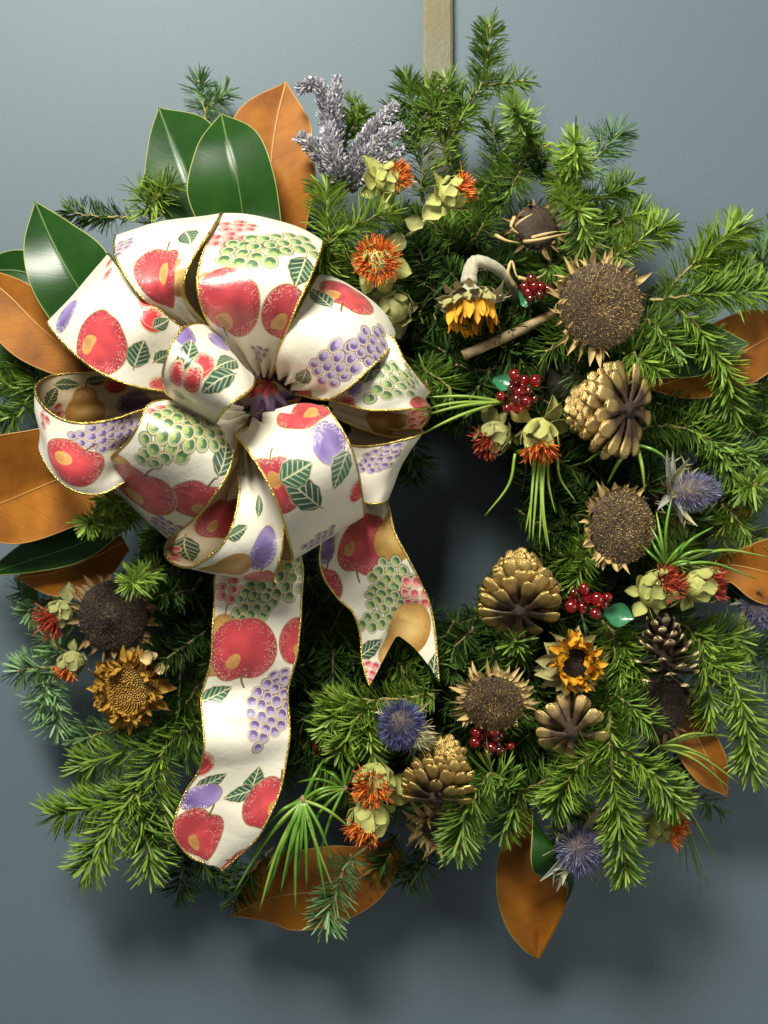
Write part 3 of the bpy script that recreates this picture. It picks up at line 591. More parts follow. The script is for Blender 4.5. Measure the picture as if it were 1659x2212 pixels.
ribbon('loop', [(530, 930, 100, 600, 900, 100), (556, 1060, 105, 680, 1000, 95), (580, 1160, 115, 760, 1080, 100), (604, 1206, 130, 782, 1106, 118), (630, 1209, 152, 787, 1114, 146), (622, 1160, 178, 783, 1070, 172, 4), (604, 1098, 198, 773, 1010, 190, 6), (575, 1035, 205, 753, 955, 198, 7), (540, 980, 195, 722, 905, 190, 6), (512, 940, 170, 692, 878, 170, 3), (530, 915, 145, 610, 890, 145)], 6,
    [('purple', 595, 1140, 40, 10, 'b', 4.6), ('apple', 575, 1100, 30, 0, 'b'), ('apple', 588, 1050, 42, 0, 'f', (0.1, 0.2)), ('leaf', 655, 1065, 34, 310), ('leaf', 640, 1020, 26, 60), ('purple', 685, 1165, 28, 60, 'f', 3.4), ('plum', 708, 952, 30, 180), ('leaf', 735, 1015, 28, 200), ('cherry', 772, 1060, 18, 0), ('apple', 655, 893, 40, 270)])
ribbon('loop', [(420, 850, 140, 490, 912, 140), (372, 858, 168, 462, 926, 165), (354, 815, 205, 474, 900, 205, 3), (368, 752, 222, 505, 868, 222, 4), (402, 704, 206, 542, 840, 205, 3), (450, 703, 175, 548, 815, 170), (485, 750, 145, 540, 830, 140)], 3,
    [('plum', 474, 738, 26, 200), ('plum', 398, 722, 22, 160), ('leaf', 408, 762, 26, 20), ('leaf', 492, 782, 24, 250), ('leaf', 470, 822, 26, 240), ('cherry', 440, 785, 18, 10), ('cherry', 380, 812, 18, 0), ('cherry', 412, 826, 18, 0), ('leaf', 385, 850, 18, 300)], nu=10)
ribbon('tail', [(530, 1120, 105, 615, 1120, 105), (470, 1232, 116, 652, 1212, 118), (464, 1290, 126, 651, 1288, 122, 2), (459, 1360, 131, 648, 1350, 125), (455, 1430, 126, 640, 1420, 124), (436, 1500, 118, 622, 1490, 118, -2), (438, 1560, 125, 625, 1558, 118, 3), (441, 1610, 132, 625, 1600, 122, 2), (430, 1665, 124, 617, 1650, 121), (400, 1712, 120, 604, 1710, 121, 1), (379, 1765, 121, 578, 1770, 122, 2), (376, 1805, 121, 553, 1810, 119), (408, 1850, 117, 515, 1848, 115), (440, 1868, 114, 478, 1884, 112)], 3,
    [('red', 490, 1278, 26, 90, 'f', 4), ('green', 540, 1312, 36, 50, 'f', 4.2), ('green', 600, 1262, 44, 60, 'f', 4.8), ('pear', 474, 1392, 46, 10), ('apple', 526, 1408, 52, 180, 'f', (-0.3, 0.3)), ('apple', 655, 1385, 38, 10), ('leaf', 465, 1502, 26, 60), ('purple', 600, 1490, 30, 0, 'f', 4.2), ('purple', 580, 1555, 50, 20, 'f', 4.6), ('cherry', 437, 1650, 20, 0), ('leaf', 455, 1690, 24, 60), ('plum', 433, 1722, 28, 70), ('leaf', 548, 1690, 24, 20), ('leaf', 518, 1716, 22, 260), ('apple', 585, 1732, 38, 30, 'f', (-.2, -.1)), ('apple', 424, 1800, 42, 20, 'f', (0, -.4)), ('apple', 500, 1868, 30, 0)], nu=8, gather=(1, 0), notch=0.03, rip=0.0006)
ribbon('tail', [(715, 1070, 100, 815, 1040, 100), (693, 1185, 112, 838, 1090, 118), (700, 1245, 120, 852, 1148, 123, 2), (730, 1292, 125, 882, 1207, 124), (763, 1325, 122, 910, 1262, 118, -2), (778, 1372, 115, 929, 1307, 115), (782, 1425, 112, 940, 1370, 113, 2), (798, 1482, 116, 948, 1472, 114)], 2,
    [('plum', 705, 1190, 20, 0), ('apple', 782, 1178, 46, 200, 'f', (-0.45, 0.2)), ('pear', 848, 1150, 40, 10), ('apple', 700, 1270, 30, 0), ('green', 835, 1262, 40, 80, 'f', 4.6), ('green', 825, 1330, 42, 30, 'f', 4.6), ('red', 900, 1305, 36, 20, 'f', 4.6), ('leaf', 800, 1405, 24, 30), ('pear', 868, 1375, 52, 265), ('red', 800, 1452, 18, 0, 'f', 4), ('leaf', 935, 1450, 26, 10)], nu=10, gather=(1, 0), notch=0.20, rip=0.0004)
# gathered knot in the middle
pr = Print(90)
for i, (u, v) in enumerate([(12, 12), (12, 45), (32, 28), (52, 12), (52, 50), (72, 30), (84, 56), (84, 8), (30, 60)]): (pr.plum, pr.apple, pr.leaf, pr.pear)[i % 4](u, v, 34, i * 1.3)
kim = pr.image('ribbon_print'); km = print_mat('ribbon_back_shaded', kim, True)  # knot and gathers: shade in the folds put into the browned print
mb = MB(); vs = []; fs = []; uvs = []; nr, nc = 26, 48
for i in range(nr + 1):
    th = math.pi * (0.04 + 0.92 * i / nr)
    for j in range(nc):
        a = 2 * math.pi * j / nc; r = 0.020 * math.sin(th) * (1 + 0.22 * math.sin(9 * a + 2 * math.sin(3 * th)) + 0.1 * math.sin(17 * a + 5 * th))
        vs.append((r * math.cos(a) * 1.0, r * math.sin(a), 0.022 * math.cos(th))); uvs.append((j / nc, i / nr))
for i in range(nr):
    for j in range(nc): fs.append((i * nc + j, (i + 1) * nc + j, (i + 1) * nc + (j + 1) % nc, i * nc + (j + 1) % nc))
mb.add(vs, fs); me = mb.mesh('centre_knot', [km]); ul = me.uv_layers.new(name='UVMap')
for lp in me.loops: ul.data[lp.index].uv = uvs[lp.vertex_index]
o = part('centre_knot', me, BOW); o.location = P(575, 862, 116) - BOFF; o.rotation_euler = (0.9, 0.3, 0)
def crumple(x, y, d, L, ang, lean):                # the short gathered ends that stick out of the knot
    vs = []; fs = []; uv = []; a = math.radians(ang)
    for sd in (1, -1):
        for i in range(15):
            t = i / 14
            for j in range(13):
                q = j / 12 - 0.5; wd = 0.008 + 0.030 * t
                X = L * t; Yv = q * wd; Z = 0.004 * math.sin(q * 17 + ang) * (0.4 + t) + lean * L * t + sd * 0.0003
                vs.append((X * math.sin(a) + Yv * math.cos(a), -Z, X * math.cos(a) - Yv * math.sin(a))); uv.append((q + 0.5, 0.2 + 0.6 * t))
    for i in range(14):
        for j in range(12):
            k = i * 13 + j; fs.append((k, k + 1, k + 14, k + 13)); fs.append((195 + k, 195 + k + 13, 195 + k + 14, 195 + k + 1))
    mb = MB(); mb.add(vs, fs); me = mb.mesh('gather', [km]); ul = me.uv_layers.new(name='UVMap')
    for lp in me.loops: ul.data[lp.index].uv = uv[lp.vertex_index]
    o = part('gather', me, BOW); o.location = P(x, y, d) - BOFF
crumple(575, 858, 124, 0.028, -25, 0.5); crumple(585, 858, 122, 0.030, 10, 0.4); crumple(590, 862, 122, 0.034, 55, 0.3); crumple(560, 880, 122, 0.026, -95, 0.4); crumple(585, 890, 118, 0.030, 130, 0.3)
# ------------------------------------------------------------------ magnolia leaves
MG = 'magnolia leaves tucked round the wreath'
def blade_mesh(G, front, uvq, off):
    """G: rows x cols of points; front = 'green' or 'brown' names the side that faces the room"""
    n, m = G.shape[:2]; dU = np.gradient(G, axis=0); dV = np.gradient(G, axis=1); N = np.cross(dU, dV); N /= np.linalg.norm(N, axis=2)[..., None] + 1e-12
    mid = N[n // 2, m // 3]; sg = 1 if mid @ np.array([0, -1, 0.1]) > 0 else -1; N *= sg
    V = np.concatenate([(G + N * 0.0003).reshape(-1, 3), (G - N * 0.0003).reshape(-1, 3)]); k = n * m
    q = [(i * m + j, i * m + j + 1, (i + 1) * m + j + 1, (i + 1) * m + j) for i in range(n - 1) for j in range(m - 1)]
    if sg > 0: q = [f[::-1] for f in q]
    F = q + [tuple(k + x for x in f[::-1]) for f in q]
    me = np_mesh('blade', V, F, np.zeros((0, 3), int), ['magnolia_' + front, 'magnolia_' + ('brown' if front == 'green' else 'green')], off=off)
    me.polygons.foreach_set('material_index', [0] * len(q) + [1] * len(q))
    UV = np.stack([np.repeat(np.linspace(0, 1, n)[:, None], m, 1), np.repeat(uvq[None], n, 0)], 2).reshape(-1, 2); UV = np.concatenate([UV, UV])
    ul = me.uv_layers.new(name='UVMap'); li = np.empty(len(me.loops), np.int32); me.loops.foreach_get('vertex_index', li); ul.data.foreach_set('uv', UV[li].astype(np.float32).ravel())
    return me, N
def magnolia(label, spine, a, b, front, fold=0.12, cup=0.0, roll=0.0, wave=0.03, rim=True):
    """spine base to tip or tip to base in (x, y, d); a / b = half widths in px to the right hand / left hand of travel"""
    sp = np.array(crv([P(*q) for q in spine], 8)); n = len(sp); k = len(spine)
    px = S(spine[len(spine) // 2][2])
    ia = np.array([w[0] for w in crv([(x, 0, 0) for x in a], 8)]) * px; ib = np.array([w[0] for w in crv([(x, 0, 0) for x in b], 8)]) * px
    ia = np.maximum(ia, 0.0004); ib = np.maximum(ib, 0.0004)
    T = np.gradient(sp, axis=0); T /= np.linalg.norm(T, axis=1)[:, None]; V = np.array([0, -1.0, 0]); R = np.cross(T, V); R /= np.linalg.norm(R, axis=1)[:, None]
    Nn = np.cross(R, T)
    qs = np.linspace(-1, 1, 17); G = np.zeros((n, 17, 3)); s = np.linspace(0, 1, n); ph = RNG.uniform(0, 6)
    for j, q in enumerate(qs):
        w = np.where(q > 0, ia, ib); o = abs(q) * w
        lift = fold * o + cup * o * abs(q) + roll * q * w + wave * w * abs(q) ** 2 * np.sin(7 * s + ph + 2 * q)
        G[:, j] = sp + R * (q * w)[:, None] + Nn * lift[:, None]
    loc = Vector(sp[n // 2]); t = thing('magnolia_leaf', label, 'leaf', loc, MG)
    me, N = blade_mesh(G, front, qs, loc); part('blade', me, t)
    mb = MB(); mp = [sp[i] + Nn[i] * 0.0003 for i in range(n)]; tube(mb, mp, [0.0009 - 0.0005 * (i / n if np.linalg.norm(ia[0]) > 0 else 0) for i in range(n)], 5)
    part('midrib', mb.mesh('midrib', ['midrib_' + front], off=loc), t)
    if rim:
        mb = MB(); tube(mb, [G[i, 0] for i in range(n)], 0.00055, 4); tube(mb, [G[i, 16] for i in range(n)], 0.00055, 4)
        part('leaf_edge', mb.mesh('leaf_edge', ['leaf_rim' if front == 'green' else 'midrib_brown'], off=loc), t)
    return t
magnolia('glossy green magnolia leaf with blunt pale tip, behind another green leaf above the bow', [(343, 233, 52), (368, 300, 62), (400, 380, 70), (430, 480, 72)], [0, 48, 84, 60], [0, 85, 95, 60], 'green', fold=0.25, wave=.02)
magnolia('glossy green magnolia leaf in front, standing pointed right above the bow', [(478, 246, 82), (492, 310, 96), (515, 400, 100), (530, 510, 92)], [0, 66, 108, 85], [0, 66, 80, 82], 'green', fold=0.22, wave=.02)
magnolia('upright russet magnolia leaf, underside showing, between green leaves and lavender', [(618, 178, 66), (598, 260, 74), (586, 350, 80), (592, 430, 80), (622, 515, 74)], [0, 82, 90, 70, 20], [0, 72, 92, 92, 40], 'brown', fold=0.22)
magnolia('large dark green magnolia leaf pointing up left of the bow', [(76, 436, 70), (108, 510, 88), (150, 590, 96), (215, 690, 92)], [0, 58, 85, 85], [0, 52, 92, 80], 'green', fold=0.18)
magnolia('dark green magnolia leaf cut by the left frame edge above a russet leaf', [(-70, 600, 50), (0, 585, 58), (60, 590, 60), (140, 620, 60)], [0, 32, 35, 22], [0, 34, 46, 32], 'green')
magnolia('russet magnolia leaf with dark shaded base, left of the bow near the frame edge', [(-60, 575, 56), (20, 640, 66), (90, 710, 70), (200, 800, 66)], [0, 66, 80, 40], [0, 42, 60, 40], 'brown', fold=0.2)
magnolia('green magnolia leaf edge peeping out below the russet leaf at left frame edge', [(-50, 690, 30), (0, 735, 34), (40, 790, 34), (90, 830, 30)], [0, 26, 30, 10], [0, 22, 26, 10], 'green')
magnolia('broad orange brown magnolia leaf leaving the frame left of the bow', [(300, 960, 88), (220, 1000, 96), (128, 1035, 98), (0, 1088, 92), (-110, 1130, 80)], [20, 85, 112, 125, 0], [20, 98, 108, 92, 0], 'brown', fold=0.26, roll=.12)
magnolia('narrow dark green magnolia leaf under the broad orange brown one', [(270, 1120, 70), (170, 1175, 78), (70, 1208, 76), (-40, 1245, 60)], [20, 45, 42, 0], [18, 36, 28, 0], 'green', fold=-0.1)
magnolia('shadowed russet magnolia leaf lowest at left, above the dark sunflower', [(270, 1170, 52), (190, 1210, 62), (110, 1238, 64), (36, 1248, 54)], [15, 40, 40, 0], [20, 60, 52, 0], 'brown', fold=-0.1)
magnolia('arched russet magnolia leaf hanging at the bottom below the long needles', [(860, 1830, 40), (780, 1895, 52), (680, 1925, 58), (580, 1940, 54), (500, 1978, 42)], [20, 70, 85, 75, 0], [22, 70, 86, 74, 0], 'brown', fold=-0.25)
magnolia('russet magnolia leaf under fir at right frame edge, level with gilded cone', [(1395, 838, 76), (1480, 815, 84), (1570, 780, 86), (1660, 730, 78), (1740, 700, 66)], [0, 48, 66, 60, 0], [0, 70, 85, 70, 0], 'brown', fold=-0.12)
magnolia('green magnolia leaf with bright gloss at its tip, right of big sunflower head', [(1340, 800, 84), (1430, 778, 96), (1520, 758, 100), (1618, 742, 94)], [12, 38, 48, 0], [14, 52, 66, 0], 'green', fold=-0.1, roll=-.15)
magnolia('russet magnolia leaf pointing right at frame edge beside the two safflowers', [(1530, 1222, 62), (1590, 1222, 74), (1670, 1240, 78), (1790, 1270, 66)], [8, 40, 66, 0], [8, 34, 76, 0], 'brown', fold=0.25)
magnolia('russet magnolia leaf mostly hidden behind the blue thistle at right', [(1400, 1050, 44), (1480, 1095, 52), (1570, 1100, 50), (1650, 1020, 40)], [10, 48, 50, 0], [10, 44, 50, 0], 'brown')
magnolia('narrow russet magnolia leaf slanting down at lower right behind fir', [(1455, 1470, 62), (1490, 1560, 74), (1535, 1650, 76), (1571, 1720, 62)], [20, 52, 48, 0], [16, 32, 34, 0], 'brown', fold=0.3)
magnolia('small glossy green magnolia leaf behind right edge thistle', [(1560, 1250, 40), (1600, 1290, 46), (1660, 1310, 46), (1730, 1330, 40)], [5, 24, 26, 0], [5, 24, 26, 0], 'green', roll=.2)
# the folded leaf at the bottom: one blade whose right side rolls over to show its green face
rows = [[(1128, 1742, 70), (1134, 1744, 76), (1140, 1744, 80), (1146, 1746, 84), (1150, 1748, 84)],
        [(1098, 1800, 62), (1130, 1800, 70), (1160, 1796, 82), (1172, 1796, 92), (1150, 1798, 98)],
        [(1078, 1850, 56), (1115, 1855, 68), (1172, 1850, 86), (1205, 1840, 96), (1148, 1860, 102)],
        [(1072, 1905, 62), (1118, 1905, 60), (1190, 1895, 74), (1236, 1880, 84), (1162, 1890, 92)],
        [(1078, 1955, 60), (1130, 1955, 56), (1168, 1950, 46), (1236, 1915, 66), (1224, 1905, 70)],
        [(1098, 2010, 56), (1140, 2005, 51), (1166, 2000, 42), (1205, 1985, 54), (1215, 1970, 54)],
        [(1130, 2050, 48), (1150, 2046, 46), (1163, 2042, 40), (1180, 2035, 48), (1188, 2028, 47)],
        [(1160, 2070, 40), (1161, 2070, 41), (1162, 2070, 41), (1163, 2070, 41), (1164, 2069, 41)]]
cols = [crv([P(*r[c]) for r in rows], 6) for c in range(5)]
G = np.array([crv([cols[c][i] for c in range(5)], 5) for i in range(len(cols[0]))])
t = thing('magnolia_leaf', 'russet magnolia leaf at the bottom, one side rolled over to its green face', 'leaf', Vector(G[12, 8]), MG)
me, N = blade_mesh(G, 'brown', np.linspace(-1, 1, G.shape[1]), t.location); part('blade', me, t)
mb = MB(); tube(mb, [G[i, 0] for i in range(len(G))], 0.00055, 4); tube(mb, [G[i, -1] for i in range(len(G))], 0.00055, 4); part('leaf_edge', mb.mesh('leaf_edge', ['leaf_rim'], off=t.location), t)
# ------------------------------------------------------------------ fir sprigs, each wired in separately
fir('tall fir sprig rising highest above the wreath, right of the hanger', [[(967, 320, 55), (1000, 250, 62), (1036, 190, 66), (1052, 120, 66), (1058, 58, 62)], [(1036, 191, 66), (1085, 180, 72), (1128, 176, 72)], [(1005, 245, 62), (980, 200, 70), (965, 175, 74)]], 'fir_mid', 15, 2.0, tone=.08)
fir('upright fir sprig directly in front of the hanger strap', [(914, 434, 66), (908, 340, 80), (895, 250, 86), (880, 172, 84)] and [[(914, 434, 66), (908, 340, 80), (895, 250, 86), (880, 172, 84)], [(905, 300, 82), (935, 245, 92), (955, 200, 95)], [(900, 330, 82), (870, 280, 88), (850, 240, 90)]], 'fir_mid', 15, 2.2, tone=.02)
fir('fir sprig ending in a star of needles right of the tall sprig', [[(1180, 400, 60), (1150, 320, 84), (1125, 265, 110), (1112, 236, 128)]], 'fir_mid', 17, 2.0, True, tone=.05)
fir('fir sprig with starburst tip and brown bud on the upper right', [[(1215, 420, 60), (1232, 365, 88), (1243, 312, 124)]], 'fir_fresh', 20, 2.4, True, tone=-.02)
fir('pale fir tip sticking up rightmost on the upper edge', [[(1240, 420, 50), (1275, 356, 62), (1310, 318, 68), (1330, 291, 68)]], 'fir_pale', 19, 2.0)
fir('fir sprig lying leftwards behind the second safflower', [[(1190, 310, 66), (1120, 355, 80), (1075, 385, 84), (1030, 415, 82)], [(1130, 350, 80), (1110, 395, 88), (1075, 430, 86)]], 'fir_mid', 16, 2.1)
fir('fir sprig on the upper right edge pointing right into open wall', [[(1230, 455, 66), (1290, 430, 74), (1330, 412, 74), (1356, 398, 70)], [(1270, 440, 74), (1300, 470, 72), (1335, 488, 66)]], 'fir_mid', 16, 2.2, tone=.05)
fir('fir sprig with drooping star tip above the dried flower head', [[(1200, 380, 80), (1222, 425, 104), (1248, 458, 126)], [(1248, 458, 124), (1262, 500, 116), (1266, 535, 104)]], 'fir_fresh', 17, 2.0, True)
fir('short bright fir tip just above right of the big sunflower head', [[(1330, 560, 90), (1345, 541, 98), (1390, 515, 100), (1433, 490, 94)]], 'fir_fresh', 18, 2.2, tone=.1)
fir('bright fir sprig reaching up at right beside the blue wall', [[(1430, 648, 92), (1482, 582, 102), (1545, 530, 102), (1603, 488, 92)], [(1482, 582, 102), (1530, 575, 98), (1570, 555, 92)]], 'fir_fresh', 19, 2.2, tone=.04)
fir('long fir sprig running level to the right frame edge', [[(1400, 650, 96), (1470, 640, 106), (1560, 632, 106), (1690, 628, 92)], [(1500, 636, 106), (1560, 600, 98), (1610, 585, 90)]], 'fir_mid', 18, 2.4, tone=.12)
fir('pale fir sprig at the right frame edge above the level one', [[(1600, 620, 50), (1640, 560, 56), (1680, 500, 56)], [(1630, 575, 56), (1670, 570, 52)]], 'fir_pale', 18, 2.2)
fir('fir sprig bending down over the glossy green leaf at right', [[(1440, 645, 98), (1480, 680, 108), (1525, 730, 108), (1565, 795, 102), (1583, 880, 88)]], 'fir_fresh', 18, 2.3, tone=-.04)
fir('short fir tip right below the big sunflower head', [[(1395, 690, 104), (1425, 715, 114), (1470, 765, 112)]], 'fir_mid', 17, 2.0, tone=.1)
fir('small fir tip above the upper gilded pine cone', [[(1340, 760, 104), (1380, 772, 116), (1425, 800, 116)]], 'fir_fresh', 17, 1.9)
fir('fir needles under the left rim of the big sunflower', [[(1260, 690, 92), (1225, 720, 104), (1180, 760, 106)]], 'fir_mid', 19, 1.6)
fir('forked fir sprig between lavender, bow and safflowers', [[(712, 600, 100), (711, 516, 122), (706, 450, 122), (704, 400, 112)], [(711, 520, 122), (765, 488, 128), (830, 458, 122)], [(711, 520, 122), (690, 560, 118), (730, 610, 104)]], 'fir_fresh', 18, 2.0, tone=.02)
fir('fir tip hidden behind the lavender plumes', [[(745, 340, 56), (752, 280, 62), (760, 225, 62)], [(750, 290, 60), (775, 265, 62), (790, 250, 60)]], 'fir_fresh', 14, 2.2)
fir('faint fir tip peeping above the two green leaves', [[(455, 300, 20), (440, 240, 24), (428, 178, 24)], [(440, 240, 24), (470, 215, 24), (485, 200, 22)]], 'fir_pale', 15, 1.4)
fir('fir tuft left of the green leaves above the bow', [[(330, 500, 60), (320, 450, 74), (300, 410, 78)], [(320, 450, 74), (345, 420, 84), (365, 400, 86)]], 'fir_fresh', 17, 2.0)
fir('fir tip lying level between the dark green leaf and bow top', [[(290, 470, 56), (230, 470, 64), (155, 458, 60)]], 'fir_shaded', 14, 1.8, tone=.2)
fir('fir sprig at the left frame edge beside the bow loop', [[(130, 870, 46), (70, 850, 56), (10, 830, 56), (-60, 790, 46)], [(70, 850, 56), (40, 890, 60), (-10, 915, 56)], [(90, 855, 54), (70, 815, 58), (30, 780, 52)]], 'fir_mid', 16, 2.4)
fir('starburst fir tip touching the broad orange brown leaf', [[(290, 1115, 96), (235, 1125, 124), (186, 1134, 146)], [(280, 1110, 100), (255, 1090, 126), (235, 1082, 138)]], 'fir_fresh', 14, 2.4, True, tone=-.02)
fir('small starburst fir tip above the shadowed sunflower', [[(345, 1225, 84), (310, 1245, 112), (283, 1261, 138)]], 'fir_fresh', 15, 2.2, True)
fir('dim fir tip in the shade right of small starburst', [[(420, 1270, 70), (380, 1280, 84), (350, 1285, 92)]], 'fir_shaded', 15, 2.0)
fir('pale fir sprig low at left over bare wall', [[(180, 1430, 40), (110, 1440, 48), (70, 1445, 48), (40, 1448, 42)], [(110, 1440, 48), (118, 1500, 50), (124, 1572, 44)], [(80, 1443, 48), (95, 1490, 50), (90, 1530, 44)], [(130, 1436, 44), (125, 1400, 44), (100, 1380, 40)]], 'fir_pale', 17, 1.5)
fir('pale fir tip at left below the shadowed leaf', [[(130, 1290, 34), (90, 1305, 40), (60, 1325, 40)], [(90, 1305, 40), (70, 1290, 40), (45, 1275, 36)]], 'fir_pale', 15, 1.6)
fir('wide branching fir bough spreading lower left of the long tail', [[(450, 1545, 66), (385, 1592, 76), (330, 1650, 82), (291, 1708, 84), (200, 1742, 80), (112, 1762, 70)], [(291, 1708, 84), (262, 1755, 86), (222, 1815, 82), (181, 1880, 70)], [(291, 1708, 84), (308, 1770, 84), (322, 1878, 74)], [(370, 1605, 76), (295, 1620, 76), (235, 1635, 74), (177, 1657, 66)], [(350, 1630, 80), (345, 1700, 84), (352, 1790, 76)], [(400, 1580, 74), (330, 1580, 72), (270, 1570, 66)]], 'fir_fresh', 20, 1.9, tone=-.05)
fir('fir sprig between the dry yellow sunflower and long tail', [[(430, 1480, 60), (400, 1520, 72), (350, 1580, 76)], [(430, 1500, 62), (420, 1570, 70), (400, 1640, 72)]], 'fir_mid', 18, 2.0)
fir('pale fir tip under the dry yellow sunflower', [[(250, 1570, 40), (200, 1590, 46), (165, 1600, 44)]], 'fir_pale', 18, 1.2)
fir('dim fir tip hanging at the end of the long tail', [[(400, 1800, 30), (395, 1860, 34), (390, 1920, 32)], [(430, 1820, 30), (450, 1880, 34), (500, 1900, 32)]], 'fir_shaded', 18, 2.0)
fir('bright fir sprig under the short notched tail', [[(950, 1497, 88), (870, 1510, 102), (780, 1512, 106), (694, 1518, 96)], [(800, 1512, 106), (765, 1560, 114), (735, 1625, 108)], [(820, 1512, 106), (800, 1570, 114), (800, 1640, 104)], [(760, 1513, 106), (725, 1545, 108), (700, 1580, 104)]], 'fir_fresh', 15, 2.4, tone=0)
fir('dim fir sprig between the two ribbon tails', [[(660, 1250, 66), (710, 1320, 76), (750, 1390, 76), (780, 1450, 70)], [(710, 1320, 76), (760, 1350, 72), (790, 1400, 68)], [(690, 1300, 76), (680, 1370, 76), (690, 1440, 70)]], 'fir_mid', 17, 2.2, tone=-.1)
fir('dim fir sprig right beside the long tail at mid height', [[(640, 1400, 60), (680, 1470, 70), (700, 1540, 66)], [(660, 1440, 66), (720, 1480, 70), (760, 1480, 66)]], 'fir_shaded', 17, 2.2, tone=.1)
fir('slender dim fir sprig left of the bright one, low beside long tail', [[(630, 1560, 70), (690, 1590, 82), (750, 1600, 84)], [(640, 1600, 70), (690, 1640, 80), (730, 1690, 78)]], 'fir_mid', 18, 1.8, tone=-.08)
fir('fir sprig curving down in front of the dry spiky flower', [[(1112, 1712, 96), (1060, 1672, 112), (1020, 1730, 122), (1000, 1780, 122), (990, 1835, 112)]], 'fir_mid', 19, 2.3, tone=.1)
fir('fir sprig lying right of the lower cone above the rolled leaf', [[(1115, 1715, 92), (1155, 1696, 100), (1200, 1676, 100)], [(1120, 1712, 92), (1110, 1750, 96), (1085, 1800, 90)]], 'fir_mid', 17, 2.2, tone=.05)
fir('three pronged bright fir bough fanning at lower right', [[(1314, 1480, 96), (1318, 1550, 112), (1316, 1606, 118), (1324, 1680, 122), (1336, 1760, 120), (1353, 1888, 104)], [(1316, 1606, 118), (1252, 1650, 122), (1222, 1695, 122), (1198, 1740, 112)], [(1316, 1606, 118), (1362, 1634, 122), (1412, 1676, 120), (1462, 1740, 108)]], 'fir_fresh', 18, 2.5, tone=-.02)
fir('bright fir sprig between the yellow sunflower and dark cone', [[(1300, 1340, 84), (1340, 1385, 100), (1380, 1450, 104)], [(1325, 1365, 96), (1330, 1420, 104), (1345, 1470, 102)]], 'fir_fresh', 17, 2.2)
fir('fir tip over the dark sunflower left side', [[(1310, 1490, 96), (1350, 1515, 108), (1404, 1560, 108)], [(1330, 1500, 102), (1300, 1530, 108), (1290, 1550, 106)]], 'fir_mid', 16, 2.2, tone=.08)
fir('bright fir bough drooping at right edge below the safflowers', [[(1470, 1345, 84), (1530, 1395, 92), (1585, 1470, 92), (1612, 1560, 86), (1625, 1670, 72)], [(1510, 1380, 92), (1525, 1450, 96), (1538, 1545, 88)], [(1500, 1370, 92), (1560, 1370, 86), (1600, 1385, 80)]], 'fir_fresh', 18, 2.3, tone=.04)
fir('pale fir tip at right frame edge under the far thistle', [[(1560, 1370, 40), (1610, 1410, 46), (1670, 1470, 46)], [(1600, 1400, 46), (1650, 1400, 44), (1690, 1410, 40)]], 'fir_pale', 17, 1.4)
fir('pale fir tip behind the slanting russet leaf', [[(1470, 1690, 24), (1510, 1720, 28), (1550, 1745, 26)]], 'fir_pale', 15, 1.0)
fir('fir tip at the inner ring under the gilded lower cone', [[(1005, 1408, 66), (1065, 1392, 82), (1120, 1378, 92)], [(1060, 1394, 82), (1070, 1430, 88), (1100, 1450, 84)]], 'fir_mid', 16, 2.0)
fir('end-on fir tip between the gilded cone and yellow sunflower', [[(1140, 1420, 74), (1122, 1400, 100), (1112, 1382, 116)]], 'fir_mid', 16, 1.6, True)
fir('dim fir sprig at the right of the middle sunflower head', [[(1160, 1430, 70), (1140, 1460, 84), (1150, 1510, 86)]], 'fir_shaded', 16, 2.0, tone=.15)
fir('fir sprig between the cone and the middle right sunflower', [[(1290, 1170, 80), (1265, 1205, 98), (1240, 1260, 102)], [(1275, 1190, 92), (1235, 1200, 96), (1205, 1225, 92)]], 'fir_fresh', 15, 2.3, tone=-.05)
fir('dim fir sprig inside the ring left of middle right sunflower', [[(1250, 1060, 60), (1225, 1110, 76), (1205, 1170, 80)]], 'fir_mid', 15, 2.2, tone=-.08)
fir('fir bough sweeping right beneath the upper gilded cone', [[(1380, 930, 70), (1460, 920, 84), (1560, 960, 88), (1680, 1020, 76)], [(1460, 920, 84), (1530, 900, 84), (1600, 890, 76)], [(1520, 940, 88), (1580, 1010, 88), (1640, 1075, 78)]], 'fir_mid', 17, 2.3, tone=.02)
fir('fir starburst at right frame edge above russet leaf', [[(1580, 1060, 60), (1610, 1052, 88), (1634, 1046, 108)]], 'fir_fresh', 18, 1.6, True)
fir('fir sprig beside the frame edge behind the upper right thistle', [[(1560, 1090, 60), (1600, 1130, 70), (1640, 1170, 70)], [(1580, 1110, 66), (1560, 1150, 70), (1570, 1190, 66)]], 'fir_fresh', 18, 1.8)
fir('fir sprig filling the right edge under the russet top leaf', [[(1500, 870, 50), (1580, 890, 58), (1680, 900, 50)], [(1570, 890, 58), (1620, 930, 60), (1680, 960, 56)], [(1560, 885, 58), (1600, 850, 58), (1660, 830, 50)]], 'fir_mid', 17, 2.3)
fir('small fir tip inside the ring below the cut stick', [[(1035, 770, 60), (1060, 800, 78), (1098, 832, 84)], [(1060, 800, 78), (1050, 830, 82), (1045, 850, 80)]], 'fir_mid', 16, 2.0, tone=.05)
fir('fir tip poking out right of the bow above green stems', [[(900, 780, 80), (930, 808, 98), (975, 838, 104)], [(925, 803, 96), (920, 840, 100), (935, 860, 98)]], 'fir_mid', 16, 2.0, tone=.05)
fir('dim fir sprig behind the upside down sunflower', [[(900, 560, 60), (950, 600, 70), (1000, 620, 70)], [(940, 590, 70), (920, 650, 76), (890, 720, 74)], [(960, 605, 70), (940, 690, 76), (960, 760, 72)]], 'fir_shaded', 17, 2.2, tone=.1)
fir('fir sprig behind the first two safflowers', [[(1010, 560, 62), (960, 500, 76), (900, 470, 80)], [(1000, 550, 66), (1040, 490, 80), (1060, 440, 82)]], 'fir_mid', 17, 2.2, tone=-.05)
